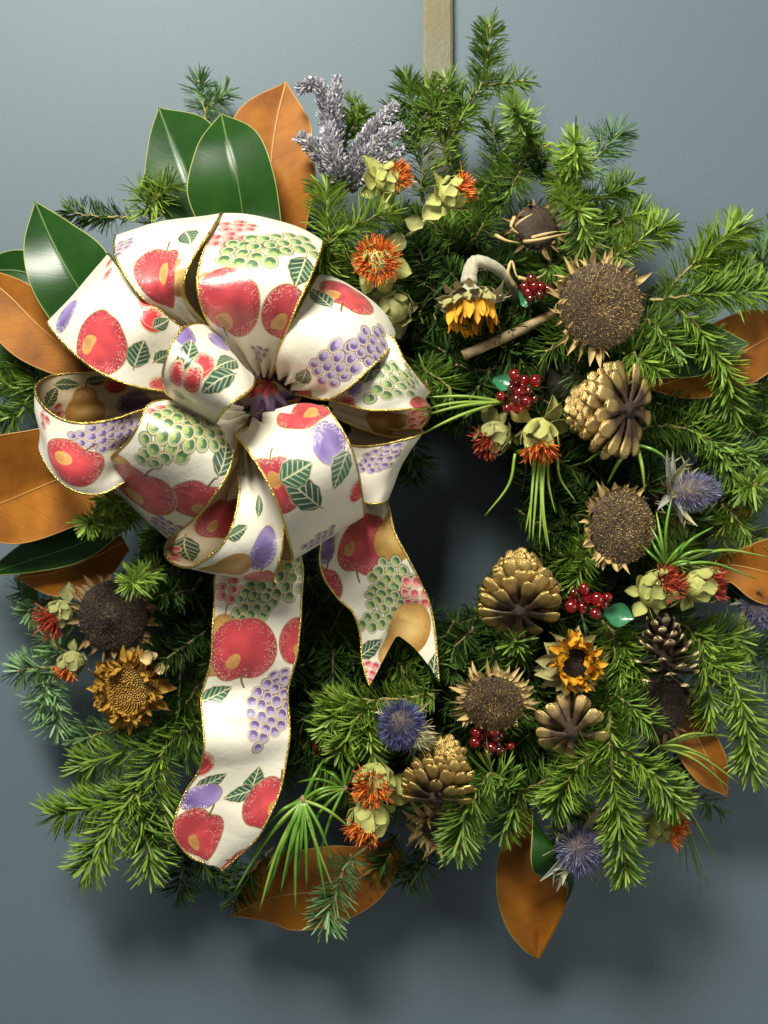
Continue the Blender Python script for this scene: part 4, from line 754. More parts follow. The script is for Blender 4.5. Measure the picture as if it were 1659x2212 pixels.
fir('fir sprig right of the dried flower head above the sunflower', [[(1240, 540, 70), (1290, 530, 84), (1350, 530, 84)], [(1260, 540, 76), (1290, 580, 80), (1300, 600, 76)], [(1220, 560, 70), (1180, 580, 82), (1150, 600, 80)]], 'fir_mid', 16, 2.3)
fir('fir sprig low at center bottom under the lower safflower', [[(860, 1800, 40), (840, 1850, 48), (800, 1890, 44)], [(900, 1810, 40), (920, 1860, 46), (880, 1900, 42)]], 'fir_shaded', 17, 2.0)
fir('pale fir tip hanging over the arched russet leaf at bottom', [[(760, 1845, 60), (735, 1900, 76), (715, 1950, 78), (700, 1995, 72)]], 'fir_pale', 18, 1.9)
fir('slender fir tip at bottom left of the arched russet leaf', [[(590, 1830, 46), (545, 1880, 52), (505, 1945, 46)]], 'fir_shaded', 15, 1.2, tone=.15)
fir('fir tip behind lower right thistle and rolled leaf', [[(1190, 1730, 60), (1225, 1770, 64), (1215, 1820, 60)], [(1230, 1720, 60), (1270, 1770, 64), (1300, 1830, 60)]], 'fir_mid', 17, 2.2)
fir('fir sprig at lower right behind the three pronged bough', [[(1380, 1620, 56), (1430, 1640, 66), (1490, 1660, 60)], [(1400, 1600, 60), (1450, 1580, 66), (1500, 1560, 60)]], 'fir_mid', 17, 2.0)
fir('dim fir sprig seen through the notch of the short tail', [[(820, 1420, 80), (870, 1432, 90), (930, 1425, 92), (985, 1440, 86)], [(860, 1430, 88), (880, 1470, 94), (910, 1490, 92)]], 'fir_mid', 16, 2.4)
fir('added fir sprig shading the hole, deep inside the ring above the cut stick', [[(1160, 800, 70), (1100, 760, 96), (1040, 720, 104), (990, 690, 98)], [(1090, 755, 98), (1080, 710, 104), (1050, 680, 100)]], 'fir_shaded', 17, 2.2)  # added to block lamp light over the inner rim, keeping the hole dark
fir('added fir sprig shading the hole, deep inside the ring under the cut stick', [[(1180, 780, 70), (1110, 790, 92), (1040, 800, 98), (985, 790, 92)], [(1060, 800, 98), (1030, 840, 98), (990, 860, 92)]], 'fir_shaded', 17, 2.2)  # added under the stick to keep lamp light off the hole
fir('fir sprig between hanger and starburst tip, behind the tall one', [[(1060, 420, 50), (1070, 330, 62), (1062, 270, 64)], [(1068, 350, 60), (1100, 310, 64), (1135, 300, 62)]], 'fir_mid', 16, 2.0)
fir('fir sprig level with the dried flower head at upper right', [[(1330, 520, 60), (1290, 480, 74), (1240, 440, 78)], [(1310, 500, 70), (1350, 470, 74), (1390, 460, 70)]], 'fir_fresh', 17, 2.0)
fir('pale fir sprig low in front of the deep inner ring left of short tail', [[(700, 1230, 62), (740, 1290, 74), (765, 1350, 72)]], 'fir_pale', 17, 1.5)
fir('added fir sprig shading the hole, tucked behind the right side of the bow', [[(800, 840, 50), (850, 880, 70), (890, 950, 78), (895, 1030, 70)], [(850, 880, 70), (900, 870, 78), (940, 880, 74)]], 'fir_shaded', 17, 2.2)  # hidden sprig added to shut lamp light out behind the bow
fir('added fir sprig shading the hole, hanging from the top of the inner ring', [[(1080, 800, 80), (1040, 850, 92), (1000, 900, 90)], [(1060, 830, 88), (1080, 880, 90), (1060, 920, 84)]], 'fir_shaded', 17, 2.4)  # extra sprig added for occlusion, so less lamp light reaches the hole
fir('dim fir sprig rising at the lower left of the black hole', [[(860, 1480, 40), (890, 1400, 58), (930, 1330, 60)], [(885, 1410, 56), (940, 1390, 60), (985, 1350, 56)]], 'fir_shaded', 17, 2.2)
fir('fir sprig lying across the lower part of the hanger strap', [[(990, 400, 62), (960, 320, 84), (935, 245, 92), (925, 190, 88)], [(955, 310, 84), (985, 270, 90), (1000, 235, 88)]], 'fir_fresh', 15, 2.0)
# ------------------------------------------------------------------ pine cones
def scale_mesh(L, w, th, open_=0.25):
    mb = MB(); rows = [(0, .30, 1), (.35, .45, 1), (.62, .80, 1.1), (.82, 1.0, 1.3), (.93, .90, 1.5), (.985, .62, 1.3), (1.0, .28, .8)]; vs = []; fs = []; at = []
    for (t, ww, tt) in rows:
        x = L * t; z = open_ * L * t * t
        for (y, zz) in ((-1, 0), (-.5, .7), (0, 1), (.5, .7), (1, 0), (.5, -.6), (-.5, -.6)):
            vs.append((x, y * w * ww, z + zz * th * tt - 0.10 * w * ww * y * y)); at.append(t)
    for i in range(len(rows) - 1):
        for j in range(7): fs.append((i * 7 + j, (i + 1) * 7 + j, (i + 1) * 7 + (j + 1) % 7, i * 7 + (j + 1) % 7))
    k = (len(rows) - 1) * 7; fs.append(tuple(k + j for j in range(7)))
    mb.add(vs, fs, 0, at); return mb
PCG = 'pine cones wired into the wreath'
def pine_cone(label, x, y, d, f, R, L, n, m, wf=0.20, t0=100, t1=22, spin=0, lf=1.0, thk=0.04):
    px = S(d); R *= px; L *= px
    t = thing('pine_cone', label, 'pine cone', P(x, y, d), PCG, frame_quat(f, spin))
    mb = MB(); lathe(mb, [(0.02 * R, -L * .5), (R * .20, -L * .47), (R * .30, 0), (R * .16, L * .22), (0.01 * R, L * .28)], 12); part('core', mb.mesh('core', ['cone_core']), t)
    ms = [scale_mesh(1, wf * (1 + .1 * k), thk, 0.16 + 0.05 * k).mesh('scale', [m], 'along') for k in range(3)]
    for i in range(n):
        q = i / (n - 1); az = i * 2.39996 + RNG.normal(0, .04); tilt = math.radians(t0 + (t1 - t0) * q ** 0.9 + RNG.normal(0, 3))
        z = -L * .46 + L * .60 * q; reach = R * (0.72 + 0.28 * math.sin(math.pi * min(1, .2 + q * 1.3))) * (1 - 0.10 * q ** 3) * lf
        ln = reach * RNG.normal(.92, .03); A = Matrix.Rotation(az, 4, 'Z') @ Matrix.Translation((R * .10, 0, z)) @ Matrix.Rotation(-(math.pi / 2 - tilt), 4, 'Y') @ Matrix.Diagonal((ln, R * (1 - .28 * q * q), R, 1))
        part('scale', ms[i % 3], t, A)
    return t
pine_cone('big gilded pine cone, scales open to the right, beside the two hanging safflowers', 1303, 886, 118, (-0.70, -0.06, -0.71), 102, 150, 104, 'cone_gold', .162, 102, 56)
pine_cone('gilded pine cone with its rosette of scales pointing down, at the hole', 1122, 1262, 112, (0.08, -0.70, -0.71), 90, 180, 96, 'cone_rich', .172, 102, 52)
pine_cone('rich gold pine cone at the bottom centre under the fuzzy blue thistle', 957, 1662, 112, (0.25, -0.74, -0.62), 80, 160, 96, 'cone_rich', .172, 102, 52)
pine_cone('small wide open gilded cone under the yellow sunflower', 1234, 1565, 112, (0.15, -0.30, -0.94), 74, 100, 30, 'cone_gold', .185, 98, 50, lf=1.1)
pine_cone('brown pine cone with only its tips gilded, right of yellow sunflower', 1432, 1388, 104, (-0.1, -0.90, 0.05), 74, 150, 50, 'cone_tips', .16, 115, 42)

# ------------------------------------------------------------------ sunflower heads
SFG = 'dried sunflower heads'
def vec_cones(pos, nrm, L, w, tone):               # many small seeds or spines at once
    up = np.where(np.abs(nrm[:, :1]) > .9, np.array([[0, 1.0, 0]]), np.array([[1.0, 0, 0]])); a = np.cross(nrm, up); a /= np.linalg.norm(a, axis=1)[:, None]; b = np.cross(nrm, a)
    n = len(pos); V = np.zeros((n, 5, 3)); w = np.broadcast_to(np.asarray(w, float), (n,))[:, None]; L = np.broadcast_to(np.asarray(L, float), (n,))[:, None]
    for k in range(4): an = math.pi / 2 * k + .4; V[:, k] = pos + a * w * math.cos(an) + b * w * math.sin(an)
    V[:, 4] = pos + nrm * L
    F3 = (np.array([[0, 1, 4], [1, 2, 4], [2, 3, 4], [3, 0, 4]])[None] + (np.arange(n) * 5)[:, None, None]).reshape(-1, 3)
    return V.reshape(-1, 3), np.zeros((0, 4), int), F3, np.repeat(tone, 5)
def sunflower(label, x, y, d, f, R, blen, nb, bm, seed='seed_brown', dome=.18, arc=None, tilt=(-10, 35), bw=.16, ragged=.42, petals=None, seeds=900, center=0, spin=0, curl=.8):
    px = S(d); R *= px; blen *= px
    t = thing('sunflower_head', label, 'sunflower', P(x, y, d), SFG, frame_quat(f, spin))
    def zf(r): q = r / R; return dome * R * (1 - q * q) + center * R * math.exp(-(q / .28) ** 2) - (0.10 * R * math.exp(-(q / .3) ** 2) if not center else 0)
    mb = MB(); lathe(mb, [(R * .12, -.55 * R), (R * .6, -.38 * R), (R * .98, -.12 * R)] + [(R * (1 - k / 10), zf(R * (1 - k / 10))) for k in range(10)] + [(R * .004, zf(0))], 40)
    part('disc', mb.mesh('disc', ['disc_brown']), t)
    i = np.arange(seeds); r = R * .99 * np.sqrt((i + .5) / seeds); a = i * 2.39996; pos = np.stack([r * np.cos(a), r * np.sin(a), np.array([zf(q) for q in r])], 1) + RNG.normal(0, R * .004, (seeds, 3))
    nr = np.stack([.5 * r / R * np.cos(a), .5 * r / R * np.sin(a), np.ones(seeds)], 1) + RNG.normal(0, .20, (seeds, 3)); nr /= np.linalg.norm(nr, axis=1)[:, None]
    sz = R * .95 / math.sqrt(seeds); V, F4, F3, at = vec_cones(pos - nr * sz * .4, nr, sz * RNG.normal(3.4, .9, seeds), sz * .8, np.clip(RNG.normal(.44, .26, seeds) + .12 * (r < .3 * R), 0, 1))
    part('seeds', np_mesh('seeds', V, F4, F3, [seed], at, smooth=False), t, stuff=True)
    ms = [blade(1, bw * RNG.uniform(.6, 1.25), 7, .35, c * curl, .03, .004, .30, tw, .09).mesh('bract', [bm]) for c, tw in ((-.9, .5), (.6, -.4), (1.3, .3), (.1, .9), (-.3, -.8))]
    for k in range(nb):
        az = 2 * math.pi * k / nb * (2 if k >= nb // 2 and False else 1) + RNG.normal(0, .08); lay = k % 2
        if arc and not any(abs((math.degrees(az) - c + 180) % 360 - 180) < h for c, h in arc):
            ls = .30
        else: ls = 1
        el = math.radians(RNG.uniform(*tilt)); L = blen * ls * RNG.uniform(1 - ragged, 1 + ragged)
        A = Matrix.Rotation(az, 4, 'Z') @ Matrix.Translation((R * .93, 0, -R * (.10 + .10 * lay))) @ Matrix.Rotation(-el, 4, 'Y') @ Matrix.Rotation(RNG.normal(0, .5), 4, 'X') @ Matrix.Rotation(RNG.normal(0, .22), 4, 'Z') @ Matrix.Diagonal((L, blen * RNG.uniform(.85, 1.2), blen, 1))
        part('bract', random.choice(ms), t, A)
    if petals:
        pm_, num, plen, el0, el1, r0 = petals; plen *= px
        pmz = [blade(1, .21 * RNG.uniform(.8, 1.3), 9, .5, c, .18, .008, .5, tw, .42).mesh('petal', [pm_]) for c, tw in ((1.2, .5), (-.6, -.9), (.5, 1.2), (1.8, -.3))]
        for k in range(num):
            az = 2 * math.pi * k / num + RNG.normal(0, .12); el = math.radians(RNG.uniform(el0, el1))
            A = Matrix.Rotation(az, 4, 'Z') @ Matrix.Translation((R * r0, 0, R * .05)) @ Matrix.Rotation(-el, 4, 'Y') @ Matrix.Rotation(RNG.normal(0, .5), 4, 'X') @ Matrix.Rotation(RNG.normal(0, .3), 4, 'Z') @ Matrix.Diagonal((plen * RNG.uniform(.7, 1.2), plen, plen, 1))
            part('petal', random.choice(pmz), t, A)
    return t
sunflower('largest dried sunflower head, round brown face with curled tan bracts on its left', 1298, 660, 128, (0.12, 0.02, 1), 92, 40, 96, 'bract_gold', arc=[(165, 75), (70, 50), (-110, 25)], seeds=2300, tilt=(-10, 50), bw=.15, curl=1.7)
sunflower('dried sunflower head with pointed gold bracts on its left, beside the upper thistle', 1345, 1138, 122, (0.30, -0.05, .95), 79, 32, 76, 'bract_gold', arc=[(170, 75), (90, 40), (250, 25)], seeds=1800, tilt=(10, 60), bw=.20, curl=.8)
sunflower('dried sunflower head with spiky pale bracts on both sides, bottom centre', 1066, 1520, 120, (-0.05, 0.30, .95), 63, 36, 88, 'bract_gold', arc=[(100, 60), (20, 40), (170, 45)], seeds=1500, tilt=(-15, 35), bw=.16, curl=1.1)
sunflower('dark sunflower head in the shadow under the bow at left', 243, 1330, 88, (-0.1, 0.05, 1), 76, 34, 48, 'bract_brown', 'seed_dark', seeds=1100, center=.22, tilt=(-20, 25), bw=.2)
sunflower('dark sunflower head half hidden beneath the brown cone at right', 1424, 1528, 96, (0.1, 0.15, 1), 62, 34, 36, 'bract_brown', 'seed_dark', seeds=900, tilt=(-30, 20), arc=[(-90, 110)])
sunflower('withered golden sunflower with frilly ochre petals at lower left', 276, 1490, 92, (-0.1, 0.1, 1), 60, 36, 40, 'petal_ochre', 'petal_ochre', seeds=420, petals=('petal_ochre', 90, 32, -15, 60, .82), tilt=(-25, 15), bw=.34, dome=.12)
sunflower('small sunflower with bright yellow petals around a dark center', 1240, 1432, 124, (0.12, 0.1, 1), 36, 44, 34, 'bract_olive', 'seed_dark', seeds=500, petals=('petal_yellow', 44, 44, 15, 65, .90), tilt=(-35, 10), bw=.34, dome=.05)
# pale crumpled petals loose beside the withered sunflower
for (x, y, d, sx, lb) in ((323, 1424, 104, 40, 'crumpled tan petal above right of the withered sunflower'), (350, 1447, 100, 34, 'pale crumpled petal right of the withered sunflower')):
    t = thing('dry_petal', lb, 'petal', P(x, y, d), 'loose dry petals'); px = S(d) * sx
    for k in range(3):
        me = blade(px * (1 - .2 * k), px * .4, 7, .5, 1.2 - k, .05, .0003, .5, .6 * k, .25).mesh('petal', ['petal_tan']); part('petal', me, t, Matrix.Rotation(1.3 * k, 4, 'Y') @ Matrix.Translation((-px * .5, 0, 0)) @ Matrix.Rotation(math.radians(70 + 25 * k), 4, 'X'))
# the upside-down sunflower seen from the side
d = 122; px = S(d); t = thing('sunflower_head', 'sunflower hanging upside down on a bent furry stem, yellow petals below', 'sunflower', P(1017, 655, d), SFG, frame_quat((0.06, 0.97, 0.24)))
R = 58 * px
mb = MB(); lathe(mb, [(R * .16, -R * .95), (R * .2, -R * .75), (R * .38, -R * .52), (R * .75, -R * .32), (R * .98, -.05 * R), (R * .9, .12 * R), (R * .3, .15 * R), (.01 * R, .16 * R)], 28, wob=.08); part('calyx', mb.mesh('calyx', ['stem_grey']), t)
ms = [blade(1, .28, 5, .4, c, .05, .006, .35, .4, .1).mesh('bract', ['bract_grey' if c < .5 else 'bract_olive']) for c in (1.4, -.8, .4, 2.0)]
for k in range(44):
    az = 2.39996 * k; q = k / 44
    part('bract', ms[k % 4], t, Matrix.Rotation(az, 4, 'Z') @ Matrix.Translation((R * (.62 + .32 * q), 0, -R * (.38 - .40 * q))) @ Matrix.Rotation(-math.radians(RNG.uniform(-40, 30)), 4, 'Y') @ Matrix.Rotation(RNG.normal(0, .4), 4, 'X') @ Matrix.Diagonal((R * .62 * RNG.uniform(.7, 1.3), R * .72, R * .62, 1)))
ms = [blade(1, .16, 5, .3, c, .1, .006, .5, tw, .08).mesh('petal', ['petal_yellow']) for c, tw in ((.3, .2), (-.2, -.3), (.1, .5))]
for k in range(34):
    az = 2 * math.pi * k / 34 + RNG.normal(0, .06)
    part('petal', ms[k % 3], t, Matrix.Rotation(az, 4, 'Z') @ Matrix.Translation((R * .84, 0, R * .02)) @ Matrix.Rotation(-math.radians(RNG.uniform(78, 98)), 4, 'Y') @ Matrix.Rotation(RNG.normal(0, .3), 4, 'X') @ Matrix.Diagonal((R * RNG.uniform(.75, 1.12), R, R, 1)))
loc = t.location; q = t.rotation_quaternion.inverted()
mb = MB(); pts = crv([P(1013, 612, 118), P(1016, 585, 116), P(1026, 566, 114), P(1050, 568, 112), P(1080, 585, 106), P(1108, 625, 92), P(1118, 670, 70)], 6); pts = [q @ (Vector(p) - loc) for p in pts]
tube(mb, pts, [0.0062 - 0.0034 * i / (len(pts) - 1) for i in range(len(pts))], 9, jit=.06); part('stem', mb.mesh('stem', ['stem_grey']), t)
# dried dark flower head and the dry spiky one
def shaggy(name, label, x, y, d, f, R, L, n, m1, seed, strips):
    px = S(d); t = thing(name, label, 'dried flower', P(x, y, d), 'dry shaggy flower heads', frame_quat(f)); R *= px; L *= px
    mb = MB(); lathe(mb, [(R * .1, -R * .5), (R * .8, -R * .25), (R, 0), (R * .75, .22 * R), (R * .3, .3 * R), (.01 * R, .3 * R)], 24, wob=.1); part('disc', mb.mesh('disc', ['disc_brown']), t)
    i = np.arange(500); r = R * np.sqrt((i + .5) / 500); a = i * 2.39996; pos = np.stack([r * np.cos(a), r * np.sin(a), .26 * R * (1 - (r / R) ** 2)], 1); nr = np.stack([np.cos(a) * .6, np.sin(a) * .6, np.ones(500)], 1) + RNG.normal(0, .3, (500, 3)); nr /= np.linalg.norm(nr, axis=1)[:, None]
    V, F4, F3, at = vec_cones(pos, nr, R * .12, R * .03, np.clip(RNG.normal(.4, .25, 500), 0, 1)); part('seeds', np_mesh('seeds', V, F4, F3, [seed], at, smooth=False), t, stuff=True)
    ms = [blade(1, .11 * w, 6, .4, c, .02, .006, .3, tw, .08).mesh('bract', [m1]) for c, tw, w in ((1.1, .5, 1), (-.9, .8, 1.2), (.4, -.9, .8), (1.8, .2, 1))]
    for k in range(n):
        az = 2 * math.pi * k / n + RNG.normal(0, .2)
        part('bract', ms[k % 4], t, Matrix.Rotation(az, 4, 'Z') @ Matrix.Translation((R * .85, 0, -R * .05)) @ Matrix.Rotation(-math.radians(RNG.uniform(-20, 50)), 4, 'Y') @ Matrix.Rotation(RNG.normal(0, .5), 4, 'X') @ Matrix.Diagonal((L * RNG.uniform(.6, 1.25), L, L, 1)))
    mb = MB()
    for s in strips:
        pts = [t.rotation_quaternion.inverted() @ (Vector(p) - t.location) for p in crv([P(*w) for w in s], 6)]; tube(mb, pts, [0.0018 - .0014 * i / (len(pts) - 1) for i in range(len(pts))], 5, jit=.15)
    if strips: part('curled_bract', mb.mesh('curled_bract', ['petal_tan']), t)
shaggy('dried_flower', 'dark dried flower head with curling pale strips under fir, upper right', 1158, 492, 92, (0.2, -0.1, .95), 50, 40, 26, 'bract_brown', 'seed_dark',
       [[(1132, 522, 114), (1158, 519, 124), (1195, 511, 124), (1240, 501, 112)], [(1150, 514, 118), (1180, 505, 126), (1205, 500, 122)], [(1105, 500, 104), (1125, 478, 116), (1150, 462, 118)], [(1110, 620, 100), (1098, 590, 106), (1106, 565, 104), (1120, 600, 104), (1160, 598, 98)], [(1070, 508, 96), (1095, 520, 104), (1120, 524, 108)], [(1120, 600, 104), (1150, 605, 106), (1180, 590, 100)], [(1112, 470, 110), (1104, 490, 116), (1120, 505, 118)]])
shaggy('dried_flower', 'spiky straw coloured flower head behind a fir sprig, bottom centre', 955, 1786, 84, (0, 0.5, .86), 46, 58, 44, 'bract_gold', 'seed_brown', [])
# cut stick
t = thing('cut_stick', 'pale cut stick slanting inside the ring left of the big sunflower', 'stick', P(1088, 730, 104)); mb = MB(); pts = crv([P(1000, 768, 112), P(1060, 742, 110), P(1120, 715, 104), P(1200, 676, 90)], 6)
tube(mb, pts, [.0040 + .0002 * math.sin(i * 2.1) for i in range(len(pts))], 9, jit=.05); sphere(mb, P(1072, 741, 113.5), .0016, 8, 6); part('bark', mb.mesh('bark', ['cut_wood'], off=t.location), t)

# ------------------------------------------------------------------ safflowers
SAG = 'safflowers with orange tufts'
def safflower(label, x, y, d, f, R, tuft='tuft_orange', tl=.68, spread=.55, green='saf_green', tr=.55, leaves=7, leafL=1.5, stem=None, nt=190):
    px = S(d); R *= px * 1.10; t = thing('safflower', label, 'safflower', P(x, y, d), SAG, frame_quat(f, RNG.uniform(0, 6)))
    mb = MB(); lathe(mb, [(R * .1, -R * .95), (R * .55, -R * .8), (R * .92, -R * .3), (R * .95, R * .1), (R * .7, R * .6), (R * .45, R * .85), (R * .02, R * .86)], 20, wob=.05); part('bud', mb.mesh('bud', [green]), t)
    ms = [blade(1, .42, 5, .15, c, .03, .02, .55, 0, .03).mesh('bract', [green]) for c in (.9, 1.15)]
    for k in range(18):                            # overlapping bracts hugging the bud
        q = k / 18; az = 2.39996 * k; th = math.radians(150 - 95 * q); r = R * .93
        part('bract', ms[k % 2], t, Matrix.Rotation(az, 4, 'Z') @ Matrix.Translation((r * math.sin(th), 0, -r * math.cos(math.pi - th) * -1 * .95 if False else r * math.cos(th))) @ Matrix.Rotation(-math.radians(RNG.uniform(58, 80)) - (th - 1.6) * -.45, 4, 'Y') @ Matrix.Diagonal((R * .85, R * 1.0, R * .85, 1)))
    ls = [blade(1, .36, 6, .25, c, .03, .008, .58, tw, .07).mesh('leaf', [green]) for c, tw in ((-.6, .3), (.7, -.3), (-1.2, .2))]
    for k in range(leaves):
        az = 2 * math.pi * k / max(1, leaves) + RNG.normal(0, .25); L = R * leafL * RNG.uniform(.65, 1.15)
        part('leaf', ls[k % 3], t, Matrix.Rotation(az, 4, 'Z') @ Matrix.Translation((R * .35, 0, -R * .75)) @ Matrix.Rotation(-math.radians(RNG.uniform(-25, 40)), 4, 'Y') @ Matrix.Rotation(RNG.normal(0, .3), 4, 'X') @ Matrix.Diagonal((L, L, L, 1)))
    if nt:
        n = nt; a = RNG.uniform(0, 2 * math.pi, n); q = np.sqrt(RNG.random(n)); r = tr * R * q; B = np.stack([r * np.cos(a), r * np.sin(a), np.full(n, R * .72) - .1 * R * q], 1)
        D = np.stack([np.cos(a) * q * spread * 1.6, np.sin(a) * q * spread * 1.6, np.full(n, 1.0)], 1) + RNG.normal(0, .28, (n, 3)); D /= np.linalg.norm(D, axis=1)[:, None]
        N = np.cross(D, RNG.normal(0, 1, (n, 3))); N /= np.linalg.norm(N, axis=1)[:, None]
        V, F4, F3 = needles(B, D, N, R * tl * RNG.normal(.95, .18, n), np.full(n, R * .075), RNG.normal(.1, .3, n))
        part('tuft', np_mesh('tuft', V, F4, F3, [tuft], np.repeat(np.clip(RNG.normal(.5, .22, n), 0, 1), 10)), t, stuff=True)
    if stem:
        qi = t.rotation_quaternion.inverted(); pts = [qi @ (Vector(p) - t.location) for p in crv([P(*w) for w in stem], 6)]; mb = MB(); tube(mb, pts, .0016, 6); part('stem', mb.mesh('stem', [green]), t)
    return t
safflower('safflower beside the lavender, orange tuft turned right', 843, 388, 116, (0.75, -0.15, .65), 32, leaves=9, leafL=1.7)
safflower('safflower on a bare stem right of the lavender one, tuft up and right', 978, 418, 118, (0.80, -0.30, .52), 32, tl=.75, leaves=9, leafL=1.7, stem=[(955, 440, 114), (920, 475, 106), (880, 510, 90)])
safflower('safflower facing out beside the top of the bow, round orange tuft', 813, 568, 128, (0.0, -0.05, 1), 34, tl=.55, tr=1.0, spread=1.5, leaves=9, leafL=1.7, nt=520)
safflower('green safflower bud with no tuft, below the round orange one', 852, 665, 112, (0.35, 0.3, .9), 34, leaves=10, leafL=1.5, nt=0, green='saf_dull')
safflower('safflower with dull red tuft hanging left, under the red berries', 1070, 944, 104, (-0.70, 0.50, .5), 34, 'tuft_red', leaves=6, green='saf_dull')
safflower('safflower hanging straight down with bright orange tuft, next to big cone', 1166, 940, 120, (0.02, 0.92, .38), 36, tl=.85, leaves=8, leafL=1.7)
safflower('safflower below the middle right sunflower, red orange tuft on top', 1420, 1275, 116, (0.55, -0.40, .72), 40, 'tuft_red', leaves=8, leafL=1.2, tl=.75)
safflower('rightmost of the pair by the russet leaf, tuft turned right', 1512, 1262, 112, (0.85, -0.1, .45), 38, 'tuft_red', leaves=7, leafL=1.2)
safflower('safflower facing out above another one, bottom centre, star of green leaves', 812, 1690, 116, (-0.25, 0.12, .95), 40, tl=.7, tr=.6, spread=.7, leaves=8, leafL=1.6, nt=200)
safflower('lowest safflower at bottom centre, tuft turned down left', 800, 1768, 114, (-0.45, 0.70, .60), 40, tl=.7, leaves=5, leafL=1.4, nt=170)
safflower('safflower alone at lower right over bare wall, tuft facing right', 1426, 1784, 84, (0.85, 0.12, .45), 30, leaves=7, leafL=1.7, tl=1.1)
safflower('safflower at far left under the shadowed leaf, dark red tuft', 132, 1325, 74, (-0.55, 0.50, .65), 28, 'tuft_red', leaves=7, leafL=1.6, green='saf_dull', tl=1.2)
safflower('safflower at far left next to withered sunflower, orange tuft pointing down', 155, 1432, 74, (-0.42, 0.80, .45), 26, leaves=6, leafL=1.4, green='saf_dull')
safflower('scarcely visible safflower with red specks behind the three pronged bough', 1318, 1765, 84, (0.2, 0.2, .95), 24, 'tuft_red', leaves=5, leafL=1.5, green='saf_dull')
for i, (x, y, d, L, ang, lb) in enumerate(((898, 482, 110, 44, 200, 'single rounded olive leaf on the stem of the right hand top safflower'), (860, 522, 104, 46, 120, 'pair of olive leaves above the round orange safflower'))):
    t = thing('olive_leaf', lb, 'leaf', P(x, y, d), 'loose olive leaves'); px = S(d) * L
    for k in range(1 + i):
        part('blade', blade(px, px * .42, 6, .2, .5, .0, .0003, .5, .2, .05).mesh('blade', ['saf_dull']), t, Matrix.Rotation(math.radians(ang + 70 * k), 4, 'Y') @ Matrix.Translation((-px * .4, 0, 0)) @ Matrix.Rotation(math.radians(75), 4, 'X'))

# ------------------------------------------------------------------ berry clusters
def berries(label, x, y, d, r, spots, leaf=None, dark=0):
    t = thing('berry_cluster', label, 'berries', P(x, y, d), 'clusters of glassy red berries'); px = S(d); mb = MB(); sphere(mb, (0, 0, 0), r * px, 14, 9); mes = [mb.mesh('berry', ['berry_red']), mb.mesh('berry', ['berry_dark'])]
    w = MB()
    for i, (dx, dy, dd) in enumerate(spots):
        p = P(x + dx, y + dy, d + dd) - t.location; k = RNG.uniform(.72, 1.12); part('berry', mes[1 if i < dark else 0], t, Matrix.Translation(p) @ Matrix.Diagonal((k, k * .95, k * RNG.uniform(.9, 1.1), 1)))
        tube(w, crv([Vector(p), Vector(p) * .5 + Vector((0, .006, 0)), Vector((0, .016, 0))], 4), .0004, 4)
    part('stalks', w.mesh('stalks', ['bud_brown']), t)
    if leaf:
        dx, dy, L, ang = leaf; L *= px; part('leaf', blade(L, L * .42, 7, .15, .4, .0, .0003, .5, .2, .06).mesh('leaf', ['plastic_leaf']), t, Matrix.Translation(P(x + dx, y + dy, d - 4) - t.location) @ Matrix.Rotation(math.radians(ang), 4, 'Y') @ Matrix.Rotation(math.radians(70), 4, 'X'))
def blob(n, rx, ry, rd, seed):
    r = np.random.default_rng(seed); out = []
    while len(out) < n:
        p = r.normal(0, .5, 3) * (rx, ry, rd)
        if abs(p[0]) < rx and abs(p[1]) < ry and all(np.hypot(*(p[:2] - q[:2])) > 13 or abs(p[2] - q[2]) > 9 for q in out): out.append(p)
    return [tuple(p) for p in out]
berries('red berry cluster inside the ring above the two hanging safflowers', 1120, 850, 122, 12.5, blob(17, 46, 46, 9, 3), (-55, -30, 50, 20), 5)
berries('red berries half hidden behind the left rim of the big sunflower', 1160, 622, 110, 13, blob(8, 30, 30, 6, 5), (-30, 40, 60, -60), 4)
berries('red berry cluster with green leaf between the lower cone and safflowers', 1268, 1300, 122, 13.5, [(-28, -20, 2), (-6, -28, 4), (-34, 10, 3), (0, -8, 0), (22, -6, 5), (44, -10, 4), (18, 26, 6), (-10, 12, -4), (34, 4, -3), (-30, -4, -5)], (36, 22, 66, 15), 1)
berries('dark red berry cluster under the middle sunflower right of the bottom cone', 1065, 1604, 104, 13, blob(13, 42, 30, 6, 9), None, 5)
berries('dim red berries in the dark under the bright fir sprig', 706, 1612, 88, 11, blob(6, 24, 14, 4, 12), None, 3)

